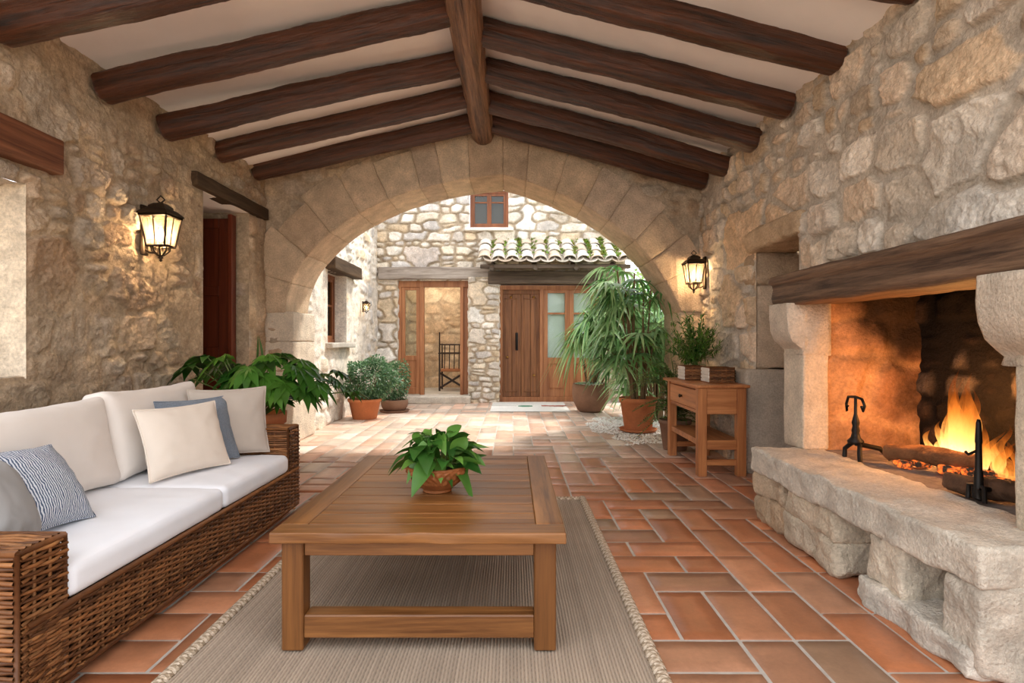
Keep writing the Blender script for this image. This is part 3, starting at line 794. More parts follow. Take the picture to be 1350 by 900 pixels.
o = log_obj('ceiling_ridge_pole', (-0.335, 1.32, 3.46), (-0.33, 6.36, 3.46), 0.125, 'ridge', 160, square=2.0, rough=0.012, bow=0.012, nl=150, na=36)
tag(o, 'thick round log ridge pole running along the peak of the ceiling', 'ceiling beam')

# ---------------------------------------------------------------- lintels of the loggia
def block_thing(name, label, cat, x0, x1, y0, y1, z0, z1, m, seed, amp=0.008, seg=(8, 20, 8), r=0.012, freq=4):
    mb = MB(); mb.rblock(c=((x0 + x1) / 2, (y0 + y1) / 2, (z0 + z1) / 2), s=(x1 - x0, y1 - y0, z1 - z0), seg=seg, r=r, amp=amp, freq=freq, seed=seed)
    o = recentre(mb.build(name, M[m])); return tag(o, label, cat)
block_thing('window_lintel_timber', 'reddish brown timber lintel set in the stone wall above the sofa', 'lintel', XL - 0.12, XL + 0.075, 1.5, 3.43, 2.15, 2.36, 'lintel_red', 7)
block_thing('door_lintel_timber', 'thin dark timber lintel over the mahogany door opening', 'lintel', XL - 0.1, XL + 0.055, 4.91, 6.36, 2.50, 2.625, 'lintel_dark', 8)

# mahogany door leaf standing open inside the reveal
def build_door_left():
    mb = MB(); x0, x1, y, zt = -3.72, -2.93, 5.90, 2.42
    mb.bx(x0, x1, y - 0.012, y + 0.028, 0.02, zt, 0.003)
    for a, b in ((x0, x0 + 0.1), (x1 - 0.1, x1)): mb.bx(a, b, y - 0.026, y + 0.02, 0.02, zt, 0.004)
    for a, b in ((0.02, 0.2), (0.95, 1.09), (1.62, 1.72), (zt - 0.1, zt)): mb.bx(x0 + 0.1, x1 - 0.1, y - 0.025, y + 0.02, a, b, 0.004)
    d = mb.build('door_1', M['door_mah'], smooth=False); struct(d)
    mb = MB(); mb.bx(-2.925, -2.885, y - 0.05, y + 0.05, 0, 2.46, 0.004)
    f = mb.build('door_frame', M['door_mah'], d, smooth=False)
build_door_left()

# ================================================================= COURTYARD
HOUSE_DOOR = (-2.17, -0.82, 0.0, 2.30); GLASS_DOOR = (-0.24, 1.66, 0.0, 2.24); UPWIN = (-0.80, -0.07, 3.30, 4.02)
make_wall('wall_back', (0, YB, 0), X, Z, NY, (-2.62, 2.12), (0, 4.25), 0.017, holes=[HOUSE_DOOR, GLASS_DOOR, UPWIN], seed=51, hmin=0.09, hmax=0.2, amin=1.2, amax=2.8,
          mortar=0.005, bevel=0.018, relief=0.045, rough=0.014, smear=0.12, pal=PAL_OUT, mcol=rgb(176, 160, 138), depth=0.018, tilt=0.08, warp=0.06,
          big=[(-1.72, 2.78, 0.62, 0.36, rgb(200, 190, 182)), (-2.38, 1.75, 0.36, 0.36), (-2.38, 1.3, 0.36, 0.34), (-2.38, 0.9, 0.36, 0.3), (0.25, 3.5, 0.3, 0.4, rgb(228, 222, 214))])
make_wall('wall_back_pillar', (0, YB - 0.14, 0), X, Z, NY, (-0.82, -0.24), (0, 2.36), 0.013, seed=52, hmin=0.07, hmax=0.17, amin=1.2, amax=2.6, mortar=0.004, bevel=0.016, relief=0.03,
          pal=PAL_OUT, mcol=rgb(180, 164, 142), depth=0.01, fade=[('u', -0.82), ('u', -0.24)], big=[(-0.67, 2.05, 0.3, 0.4, rgb(214, 196, 172)), (-0.67, 1.62, 0.3, 0.3), (-0.67, 1.25, 0.3, 0.26)])
make_wall('wall_back_pillar_side', (-0.82, YB - 0.14, 0), Y, Z, NX, (0, 0.34), (0, 2.36), 0.02, fade=[('u', 0.0)], seed=53, pal=PAL_OUT, relief=0.02, mcol=rgb(190, 174, 150))
make_wall('wall_back_pillar_flank', (-0.24, YB - 0.14, 0), Y, Z, X, (0, 0.34), (0, 2.36), 0.02, fade=[('u', 0.0)], seed=54, pal=PAL_OUT, relief=0.02, mcol=rgb(190, 174, 150))
make_wall('wall_back_reveal', (-2.17, YB, 0), Y, Z, X, (0, 0.3), (0, 2.30), 0.02, fade=[('u', 0.0)], seed=55, pal=PAL_OUT, relief=0.02, mcol=rgb(190, 174, 150))
make_wall('wall_house_side', (2.12, YB, 0), Y, Z, X, (0, 3.0), (0, 4.25), 0.04, seed=56, pal=PAL_OUT, mcol=rgb(150, 130, 104))
make_wall('wall_courtyard', (-2.56, 0, 0), Y, Z, X, (7.02, YB + 0.03), (0, 4.25), 0.017, holes=[(7.9, 8.8, 1.13, 2.15)], seed=57, hmin=0.12, hmax=0.3, mortar=0.012, bevel=0.04,
          relief=0.04, rough=0.014, smear=0.5, pal=PAL_OUT, mcol=rgb(220, 210, 196), big=[(9.0, 1.6, 0.3, 0.9, rgb(222, 212, 198))])
make_wall('wall_courtyard_reveal', (-2.56, 8.8, 0), NX, Z, NY, (0, 0.25), (1.13, 2.15), 0.02, fade=[('u', 0.0)], seed=58, pal=[rgb(224, 214, 200)], mcol=rgb(224, 214, 200), smear=0.8, relief=0.015)
make_wall('wall_courtyard_head', (-2.56, 7.9, 2.15), NX, Y, NZ, (0, 0.25), (0, 0.9), 0.04, fade=[('u', 0.0)], seed=59, pal=[rgb(200, 190, 176)], mcol=rgb(200, 190, 176), relief=0.01)
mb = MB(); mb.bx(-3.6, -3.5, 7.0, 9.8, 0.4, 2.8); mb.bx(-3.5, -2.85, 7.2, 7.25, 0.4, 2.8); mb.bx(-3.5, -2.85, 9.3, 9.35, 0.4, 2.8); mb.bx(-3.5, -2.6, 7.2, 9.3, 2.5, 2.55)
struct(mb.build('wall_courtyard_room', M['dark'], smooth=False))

def casement(name, o, eu, ev, n, W, H, frame_w=0.05, split=True, bars=(0.62,), back=None, frame='frame_z', depth=0.05):
    """window of frame, panes and a curtain surface behind; o lower left corner on the outer face, eu across, n outward"""
    o, eu, ev, n = (np.array(q, float) for q in (o, eu, ev, n))
    R = np.stack([eu, ev, n], 1)
    def bar(mb, u0, u1, v0, v1, d0, d1, bev=0.004):
        m2 = MB(); m2.bx(u0, u1, v0, v1, d0, d1, bev); V = m2.V[0] @ R.T + o
        mb.add(V, np.zeros((0, 4), int)); 
        for f in m2.F: mb.F.append(f + (mb.n - len(V)))
    mb = MB()
    bar(mb, 0, W, 0, frame_w, -depth, 0); bar(mb, 0, W, H - frame_w, H, -depth, 0); bar(mb, 0, frame_w, 0, H, -depth, 0.002); bar(mb, W - frame_w, W, 0, H, -depth, 0.002)
    w = struct(mb.build(name, M[frame], smooth=False))
    leaves = [(frame_w, W / 2), (W / 2, W - frame_w)] if split else [(frame_w, W - frame_w)]
    for (a, b) in leaves:
        s = MB(); k = 0.042
        bar(s, a, a + k, frame_w, H - frame_w, -depth, -0.008); bar(s, b - k, b, frame_w, H - frame_w, -depth, -0.008)
        bar(s, a, b, frame_w, frame_w + k + 0.01, -depth, -0.009); bar(s, a, b, H - frame_w - k, H - frame_w, -depth, -0.009)
        for t in bars: bar(s, a + k, b - k, H * t - 0.014, H * t + 0.014, -depth, -0.014)
        c = s.build('window_sash', M[frame], w, smooth=False)
        g = MB(); bar(g, a + k * .5, b - k * .5, frame_w + k * .5, H - frame_w - k * .5, -depth * 0.6, -depth * 0.6 + 0.004, 0.001)
        g.build('window_pane', M['pane'], c, smooth=False)
    if back:
        g = MB(); bar(g, frame_w * .5, W - frame_w * .5, frame_w * .5, H - frame_w * .5, -depth - 0.05, -depth - 0.04, 0.001)
        g.build('curtain', M[back], w, smooth=False)
    return w
casement('window_1', (-0.80, YB + 0.06, 3.30), X, Z, NY, 0.73, 0.72, 0.05, True, (0.7,), 'dusk_curtain')
casement('window_2', (-2.74, 7.9, 1.13), Y, Z, X, 0.9, 1.02, 0.055, True, (0.55,), None, depth=0.06)
mb = MB(); mb.rblock(c=(-0.43, YB - 0.01, 3.27), s=(0.92, 0.16, 0.06), r=0.012, amp=0.004, seg=(16, 4, 3), col=rgb(232, 226, 216)); struct(mb.build('trim_3', M['stone_fine']))
mb = MB(); mb.rblock(c=(-2.6, 8.38, 1.095), s=(0.28, 1.15, 0.075), r=0.014, amp=0.006, seg=(4, 16, 3), col=rgb(190, 182, 170), colvar=0.2); struct(mb.build('trim_4', M['stone_fine']))
block_thing('window_lintel_timber', 'grey weathered timber lintel above the small window in the whitewashed courtyard wall', 'lintel', -2.68, -2.42, 7.8, 9.2, 2.15, 2.33, 'lintel_dark', 9)
block_thing('door_lintel_timber', 'pale weathered timber lintel over the open doorway with the chair', 'lintel', -2.52, -0.40, YB - 0.12, YB + 0.1, 2.32, 2.55, 'lintel_grey', 10, seg=(24, 6, 6), amp=0.014)
# step below the open doorway
mb = MB(); mb.rblock(c=(-1.55, YB - 0.05, 0.065), s=(1.56, 0.52, 0.14), r=0.025, amp=0.012, seg=(26, 8, 3), seed=4, col=rgb(206, 196, 182), colvar=0.2); struct(mb.build('trim_5', M['stone_fine']))

# open doorway: frame, glazed leaf, room with a chair
def build_house_door():
    y = YB + 0.10; zt = 2.28; z0 = 0.13
    mb = MB()
    mb.bx(-2.17, -2.11, y - 0.05, y + 0.06, z0, zt, 0.005); mb.bx(-0.99, -0.93, y - 0.05, y + 0.06, z0, zt, 0.005); mb.bx(-1.76, -1.68, y - 0.05, y + 0.06, z0, zt, 0.005)
    mb.bx(-2.17, -0.82, y - 0.053, y + 0.061, zt - 0.09, 2.345, 0.005); mb.bx(-0.94, -0.82, y + 0.02, y + 0.06, z0, zt, 0.004)
    d = struct(mb.build('door_2', M['door_oak'], smooth=False))
    mb = MB(); xa, xb = -2.11, -1.76
    mb.bx(xa, xa + 0.07, y - 0.03, y + 0.02, z0 + 0.02, zt - 0.09, 0.004); mb.bx(xb - 0.07, xb, y - 0.03, y + 0.02, z0 + 0.02, zt - 0.09, 0.004)
    mb.bx(xa, xb, y - 0.029, y + 0.02, z0 + 0.02, z0 + 0.14, 0.004); mb.bx(xa, xb, y - 0.029, y + 0.02, z0 + 0.66, z0 + 0.75, 0.004); mb.bx(xa, xb, y - 0.029, y + 0.02, zt - 0.15, zt - 0.09, 0.004)
    mb.bx(xa + 0.06, xb - 0.06, y - 0.012, y + 0.01, z0 + 0.12, z0 + 0.68, 0.004)
    lf = mb.build('door_leaf', M['door_oak'], d, smooth=False)
    g = MB(); g.bx(xa + 0.06, xb - 0.06, y - 0.004, y, z0 + 0.73, zt - 0.13, 0.001); g.build('door_pane', M['pane'], lf, smooth=False)
    # room behind
    make_wall('wall_house_room', (0, 12.7, 0), X, Z, NY, (-3.4, -0.46), (0.1, 3.0), 0.022, seed=61, hmin=0.16, hmax=0.36, smear=0.25, relief=0.035, pal=[rgb(206, 176, 140), rgb(196, 166, 130), rgb(212, 188, 154)], mcol=rgb(190, 164, 132))
    mb = MB(); mb.bx(-3.4, -0.5, YB + 0.02, 12.75, 0.06, 0.125, 0.002); struct(mb.build('floor_house_room', M['ground'], smooth=False))
    mb = MB(); mb.bx(-3.4, -0.45, YB + 0.15, 12.75, 2.7, 2.75); struct(mb.build('ceiling_house_room', M['plaster'], smooth=False))
    mb = MB(); mb.bx(-3.42, -3.38, YB + 0.15, 12.75, 0, 2.75); mb.bx(-0.5, -0.46, YB + 0.2, 12.75, 0, 2.75); struct(mb.build('wall_house_room_side', M['plaster'], smooth=False))
build_house_door()

def build_glass_door():
    y = YB + 0.14; zt = 2.22; z0 = 0.06
    mb = MB()
    mb.bx(-0.24, -0.18, y - 0.06, y + 0.06, z0, zt, 0.005); mb.bx(0.53, 0.60, y - 0.06, y + 0.06, z0, zt, 0.005); mb.bx(1.60, 1.66, y - 0.06, y + 0.06, z0, zt, 0.005)
    mb.bx(-0.24, 1.66, y - 0.061, y + 0.06, zt - 0.08, zt, 0.005); mb.bx(-0.24, 1.66, y - 0.062, y + 0.06, 0.0, z0 + 0.03, 0.005)
    d = struct(mb.build('door_3', M['door_oak'], smooth=False))
    mb = MB(); xa, xb = -0.18, 0.53; n = 4
    for k in range(n):
        a = xa + (xb - xa) * k / n; b = xa + (xb - xa) * (k + 1) / n
        mb.bx(a + 0.002, b - 0.002, y - 0.01, y + 0.03, z0 + 0.03, zt - 0.16, 0.006)
    for (a, b, c, e) in ((-0.14, 0.10, z0 + 0.12, 1.98), (0.22, 0.48, z0 + 0.12, 1.98)):
        for (p, q, r, s) in ((a, a + 0.025, c, e), (b - 0.025, b, c, e), (a, b, e - 0.025, e), (a, b, c, c + 0.025)): mb.bx(p, q, y - 0.022, y, r, s, 0.005)
    mb.bx(xa, xb, y - 0.02, y + 0.03, zt - 0.16, zt - 0.08, 0.004)
    lf = mb.build('door_leaf', M['door_dark'], d, smooth=False)
    h = MB()
    h.tube([(0.09, y - 0.03, 1.02), (0.09, y - 0.075, 1.05), (0.09, y - 0.08, 1.15), (0.09, y - 0.075, 1.25), (0.09, y - 0.03, 1.28)], 0.013, 8); h.bx(0.065, 0.115, y - 0.035, y - 0.02, 0.98, 1.32, 0.004)
    h.build('door_handle', M['iron'], lf)
    for (px, pz) in ((-0.09, 0.85), (0.42, 2.0), (-0.02, 2.0), (0.42, 0.5)):
        k = MB(); k.lathe([(0.0, -0.0), (0.022, 0.0), (0.026, 0.01), (0.014, 0.03), (0.0, 0.034)], (0, 0, 0), 14)
        V = k.V[0]; k.V[0] = np.stack([V[:, 0], -V[:, 2], V[:, 1]], 1) + np.array([px, y - 0.02, pz]); k.build('door_knob', M['brass'], lf)
    mb = MB()
    for (xa, xb) in ((0.60, 1.10), (1.10, 1.60)):
        mb.bx(xa, xa + 0.085, y - 0.03, y + 0.02, z0 + 0.03, zt - 0.08, 0.004); mb.bx(xb - 0.085, xb, y - 0.03, y + 0.02, z0 + 0.03, zt - 0.08, 0.004)
        mb.bx(xa, xb, y - 0.029, y + 0.02, z0 + 0.03, z0 + 0.16, 0.004); mb.bx(xa, xb, y - 0.029, y + 0.02, 0.72, 0.84, 0.004); mb.bx(xa, xb, y - 0.029, y + 0.02, zt - 0.14, zt - 0.08, 0.004)
        mb.bx(xa + 0.07, xb - 0.07, y - 0.012, y + 0.01, z0 + 0.14, 0.74, 0.004); mb.bx(xa + 0.12, xb - 0.12, y - 0.024, y, z0 + 0.19, 0.68, 0.012)
        mb.bx(xa + 0.08, xb - 0.08, y - 0.02, y + 0.01, 1.67, 1.705, 0.003)
    l2 = mb.build('door_leaf', M['door_oak'], d, smooth=False)
    g = MB(); g.bx(0.66, 1.04, y - 0.004, y, 0.8, zt - 0.12, 0.001); g.bx(1.16, 1.54, y - 0.004, y, 0.8, zt - 0.12, 0.001); g.build('door_pane', M['pane'], l2, smooth=False)
    g = MB(); g.bx(0.6, 1.6, y + 0.045, y + 0.05, 0.8, zt - 0.1, 0.001); g.build('curtain', M['curtain'], d, smooth=False)
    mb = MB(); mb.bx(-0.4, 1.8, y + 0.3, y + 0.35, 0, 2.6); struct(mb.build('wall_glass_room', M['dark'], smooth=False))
build_glass_door()

# chair inside the doorway
def build_chair():
    t = thing('armchair', 'old dark slatted wooden chair standing inside the open stone doorway', 'chair', (-1.2, 12.0, 0.125))
    x0, x1, ya, yb, z = -1.50, -0.98, 11.78, 12.22, 0.125
    m = M['iron_chair']
    s = MB(); s.bx(x0 + 0.02, x1, ya, yb, z + 0.40, z + 0.46, 0.008); s.build('seat', M['cons_x'], t, smooth=False)
    for yy in (ya, yb):
        for (xx, h) in ((x0, 1.22 if yy == ya else 0.98), (x1, 0.98)):
            p = MB(); p.tube([(xx, yy, z), (xx, yy, z + h * 0.6), (xx, yy, z + h)], [0.02, 0.018, 0.012], 8); p.build('leg', m, t)
    for yy in (ya, yb):
        b = MB(); b.tube([(x0 - 0.03, yy, z + 0.78), (x1, yy, z + 0.78)], 0.014, 8); b.tube([(x0, yy, z + 0.96), (x1, yy, z + 0.96)], 0.014, 8)
        b.build('arm_rail', m, t)
    bk = MB()
    for k in range(5):
        xx = x0 + 0.1 + 0.1 * k
        bk.tube([(xx, ya + 0.005, z + 0.46), (xx + 0.01, ya + 0.005, z + 0.96)], 0.011, 6)
    bk.build('spindle_back', m, t)
    for (a, b) in ((x0, x1), (x1, x0)):
        c = MB(); c.tube([(a, ya, z + 0.06), ((a + b) / 2, ya, z + 0.22), (b, ya, z + 0.38)], 0.022, 8); c.build('cross_brace', m, t)
build_chair()

# tiled canopy over the glazed door
def build_canopy():
    t = thing('tile_canopy', 'small canopy of curved whitish clay roof tiles over the dark plank door', 'roof', (0.8, YB, 2.2))
    rng = random.Random(8); mb = MB(); x0, x1 = -0.62, 2.16; n = 11; w = (x1 - x0) / n
    ye, ze, yt, zt = 10.12, 2.555, 10.84, 3.02
    cols = [rgb(214, 206, 194), rgb(204, 190, 174), rgb(208, 198, 186), rgb(196, 178, 158), rgb(190, 182, 168)]
    for i in range(n):
        xc = x0 + w * (i + 0.5)
        for lay in (0, 1):   # lay 0 pan tile (concave) , 1 cover
            for r in range(3):
                f0 = r / 3 - 0.03; f1 = (r + 1) / 3 + 0.05
                s = np.linspace(f0, f1, 5); a = np.linspace(0, PI, 12)
                S, A = np.meshgrid(s, a, indexing='ij')
                rad = (w * 0.44 if lay else w * 0.5) * (1.0 + 0.10 * (0.5 - (S - f0) / (f1 - f0)))
                jx = rng.uniform(-0.012, 0.012); lift = 0.014 * r * 0 + 0.03 * (1 - (S - f0) / (f1 - f0)) + rng.uniform(-0.004, 0.006)
                y = ye + (yt - ye) * S; zz = ze + (zt - ze) * S
                xo = xc + (w / 2 if lay == 0 else 0) + jx - rad * np.cos(A)
                zo = zz + lift + (0.75 * rad * np.sin(A) + 0.03 if lay else -0.5 * rad * np.sin(A) + 0.075)
                col = np.array(rng.choice(cols)) * rng.uniform(0.88, 1.05)
                P = np.stack([xo, y, zo], -1); mb.grid(P[:, ::-1], col)
                D = P.copy(); D[..., 2] -= 0.016; mb.grid(D, col * 0.9)
                rim = np.stack([P[0], D[0]], 0); mb.grid(rim[:, ::-1], col)
    mb.build('roof_tiles', M['rooftile'], t)
    ms = MB()
    for k in range(520):
        i = rng.randrange(n); xx = x0 + w * (i + 1) + rng.gauss(0, 0.03); f = rng.random() ** 0.7
        p = np.array([xx, ye + (yt - ye) * f, ze + (zt - ze) * f + 0.07 + 0.03 * rng.random()])
        if 2 <= i <= 4 and rng.random() < 0.4 or i > 6 or rng.random() < 0.25:
            for q in range(4):
                ms.leaf(p, (rng.uniform(-1, 1), rng.uniform(-1, 0.3), 0.8), (0, -0.3, 1), 0.075, 0.04, 0.2, 0.1, 2, 'ovate', np.array(rgb(104 + rng.randrange(40), 128 + rng.randrange(30), 60)))
    ms.build('moss', M['leaf'], t)['kind'] = 'stuff'
    b = MB(); b.rblock(c=(0.62, YB - 0.12, 2.345), s=(2.14, 0.2, 0.24), seg=(26, 6, 6), r=0.02, amp=0.01, seed=3, freq=3); b.build('support_beam', M['lintel_brown'], t)
    b = MB(); b.rblock(c=(0.78, 10.24, 2.50), s=(2.7, 0.09, 0.07), seg=(26, 4, 4), r=0.012, amp=0.008, seed=5, freq=3); b.build('eave_board', M['lintel_brown'], t)
    for xx in (-0.36, 0.42, 1.15, 1.9):
        p = MB(); p.tube([(xx, 10.16, 2.47), (xx, 10.5, 2.53), (xx, 10.78, 2.62)], 0.045, 12); p.build('rafter_log', M['lintel_brown'], t)
build_canopy()

# low garden wall on the far side of the courtyard
make_wall('wall_garden', (3.1, 0, 0), Y, Z, NX, (7.1, 11.0), (0, 0.95), 0.02, seed=71, hmin=0.1, hmax=0.22, pal=PAL_OUT, mcol=rgb(150, 130, 104), depth=0.015)
mb = MB(); mb.bx(3.08, 3.38, 7.1, 11.0, 0.9, 0.96, 0.02, col=rgb(214, 204, 190)); struct(mb.build('trim_6', M['stone_fine'], smooth=False))

# ================================================================= FIREPLACE
def build_fireplace():
    t = thing('fireplace', 'large rustic stone fireplace with a raised hearth slab and heavy wooden mantel', 'fireplace', (2.0, 2.85, 0))
    st = rgb(206, 196, 180)
    # hearth slab
    b = MB(); b.rblock(c=(1.765, 2.795, 0.39), s=(0.43, 1.81, 0.152), seg=(30, 110, 10), r=0.018, amp=0.017, freq=7, seed=2, col=st, colvar=0.25)
    b.build('hearth_slab', M['stone_fine'], t)
    b = MB(); us = np.linspace(1.93, 2.62, 50); vs = np.linspace(2.05, 3.64, 110); U, V = np.meshgrid(us, vs, indexing='ij')
    H = 0.458 + 0.014 * fbm(U * 9, V * 9, None, 4, 5) + 0.012 * np.exp(-((U - 2.32) ** 2 + (V - 2.95) ** 2) / 0.05)
    b.grid(np.stack([U, V, H], -1)); b.build('hearth_floor', M['ash'], t)
    for (y0, y1, sd) in ((3.60, 3.86, 1), (1.84, 2.09, 2)):
        b = MB(); b.rblock(c=(1.925, (y0 + y1) / 2, 0.93), s=(0.17, y1 - y0, 0.94), seg=(10, 8, 26), r=0.018, amp=0.006, seed=sd, col=rgb(204, 188, 166), colvar=0.15); b.build('jamb', M['stone_fine'], t)
        prof = [(1.745, 1.395), (1.742, 1.30), (1.748, 1.22), (1.775, 1.155), (1.82, 1.115), (1.85, 1.09), (1.84, 1.06), (2.02, 1.06), (2.02, 1.395)]
        b = MB(); b.prism(prof, y0 - (0.0 if sd == 1 else 0.02), y1 + (0.0 if sd == 1 else 0.055), 14, 0.007, 8, seed=sd + 7, col=rgb(202, 186, 166)); b.build('corbel', M['stone_fine'], t)
    # mantel: heavy beam with a moulded upper edge
    prof = [(1.765, 1.588), (1.752, 1.572), (1.752, 1.545), (1.775, 1.53), (1.78, 1.50), (1.77, 1.44), (1.776, 1.41), (1.79, 1.388), (2.09, 1.388), (2.09, 1.588)]
    b = MB(); b.prism(prof, 1.70, 3.88, 90, 0.009, 5, seed=4, step=0.018); b.build('mantel_beam', M['mantel'], t)
    # firebox lining
    def soot_back(U, V, K):
        pale = sstep(0.10, 0.2, fbm(U * 5, V * 5, None, 12, 4)) * sstep(2.9, 2.5, U)
        return K * (1 - pale[..., None]) + pale[..., None] * np.array(rgb(120, 108, 98))
    make_wall('firebox_back', (2.60, 0, 0), Y, Z, NX, (2.0, 3.66), (0.44, 1.9), 0.02, parent=t, seed=81, hmin=0.1, hmax=0.2, pal=PAL_SOOT, mcol=rgb(22, 18, 16), relief=0.022, rough=0.018, depth=0.012, tint=soot_back)
    def soot_side(U, V, K):
        s = 0.95 * sstep(-0.35, 0.32, 1.3 * fbm(U * 4, V * 4, None, 14, 5) + (U - 2.36) * 1.3 + (V - 1.2) * 1.0)
        return K * (1 - s[..., None]) + s[..., None] * np.array(rgb(34, 26, 20))
    make_wall('firebox_side', (0, 3.645, 0), X, Z, NY, (1.97, 2.64), (0.44, 1.9), 0.016, parent=t, keep=lambda A, B: (A > 2.17) | (B < 1.42), seed=82, hmin=0.2, hmax=0.4, smear=0.3, pal=PAL_FIRE, mcol=rgb(186, 142, 102), relief=0.022, rough=0.014, tint=soot_side)
    make_wall('firebox_side', (0, 2.06, 0), X, Z, Y, (1.90, 2.64), (0.44, 1.9), 0.025, parent=t, keep=lambda A, B: (A > 2.17) | (B < 1.42), seed=83, pal=PAL_SOOT, mcol=rgb(40, 32, 26))
    b = MB(); b.bx(2.18, 2.66, 2.0, 3.7, 1.82, 1.86); b.bx(2.17, 2.2, 2.0, 3.7, 1.40, 1.86); b.build('smoke_throat', M['dark'], t, smooth=False)
    # rough supports under the slab
    for i, (x0, x1, y0, y1, z0, z1, r, cc) in enumerate((
            (1.58, 1.95, 3.48, 3.73, 0.0, 0.17, 0.05, (190, 168, 140)), (1.575, 1.95, 3.32, 3.72, 0.165, 0.325, 0.05, (196, 176, 150)), (1.585, 1.95, 3.30, 3.5, 0.0, 0.17, 0.04, (184, 160, 132)),
            (1.56, 1.98, 2.74, 3.30, 0.0, 0.18, 0.06, (198, 184, 162)), (1.565, 1.98, 2.75, 3.29, 0.15, 0.325, 0.07, (206, 190, 166)),
            (1.57, 1.95, 2.29, 2.53, 0.1, 0.325, 0.03, (208, 196, 176)), (1.545, 1.95, 1.92, 2.56, 0.0, 0.11, 0.025, (212, 204, 190)),
            (1.565, 2.1, 1.89, 2.07, 0.0, 0.33, 0.03, (200, 190, 174)), (1.75, 2.1, 2.05, 2.3, 0.1, 0.13, 0.01, (196, 140, 106)))):
        b = MB(); b.rblock(c=((x0 + x1) / 2, (y0 + y1) / 2, (z0 + z1) / 2), s=(x1 - x0, y1 - y0, z1 - z0), seg=(18, 24, 18), r=r * 0.7, amp=0.026 if r > 0.02 else 0.004, freq=7, seed=20 + i, col=rgb(*cc), colvar=0.3)
        b.build('support_block', M['stone_fine'], t)
    b = MB(); b.rblock(c=(2.03, 2.8, 0.16), s=(0.1, 1.8, 0.32), seg=(4, 30, 8), r=0.02, amp=0.02, seed=50, col=rgb(140, 116, 90), colvar=0.4); b.build('support_backing', M['stone_fine'], t)
build_fireplace()

# logs, embers, flames, andirons
def fire_log(a, b, r, seed, col, label):
    a = np.array(a, float); b = np.array(b, float); n = 60; s = np.linspace(0, 1, n)
    P = a + np.outer(s, b - a) + np.stack([0.012 * np.sin(s * 5 + seed), 0 * s, 0.01 * np.sin(s * 7 + seed * 2)], 1)
    mb = MB(); mb.tube(P, r * (1 + 0.12 * np.sin(s * 9 + seed)) * np.where((s < 0.02) | (s > 0.98), 0.9, 1), 28, col=col)
    V = mb.V[0]; mb.V[0] = V + 0.028 * np.stack([fbm(V[:, 0] * 22, V[:, 1] * 12, V[:, 2] * 22, seed + k * 7, 5) for k in range(3)], 1)
    o = recentre(mb.build('firewood_log', M['log'])); return tag(o, label, 'log', 'logs burning on the hearth')
fire_log((2.10, 3.18, 0.535), (2.32, 2.72, 0.575), 0.042, 3, rgb(120, 82, 54), 'thick brown log lying across the embers under the tall flame')
fire_log((2.02, 2.62, 0.515), (2.12, 2.18, 0.515), 0.045, 5, rgb(86, 62, 46), 'half burnt log lying behind the front iron post')
fire_log((2.42, 3.12, 0.52), (2.48, 2.55, 0.53), 0.045, 7, rgb(52, 40, 32), 'charred log against the sooty back of the firebox')
fire_log((2.36, 2.50, 0.57), (2.46, 2.20, 0.80), 0.028, 9, rgb(40, 32, 28), 'thin charred branch leaning up against the firebox back')
mb = MB(); rng = random.Random(4)
for k in range(46):
    x = 2.26 + rng.gauss(0, 0.07); y = 2.85 + rng.gauss(0, 0.17); z = 0.485 + 0.03 * math.exp(-((x - 2.3) ** 2 + (y - 2.9) ** 2) / 0.02)
    s = rng.uniform(0.025, 0.06); mb.rblock(c=(x, y, z), s=(s, s * rng.uniform(0.8, 1.5), s * 0.8), seg=(2, 2, 2), r=0.012, amp=0.008, freq=30, seed=k)
tag(recentre(mb.build('ember_heap', M['ember'])), 'glowing orange embers heaped below the burning logs', 'embers', kind='stuff')

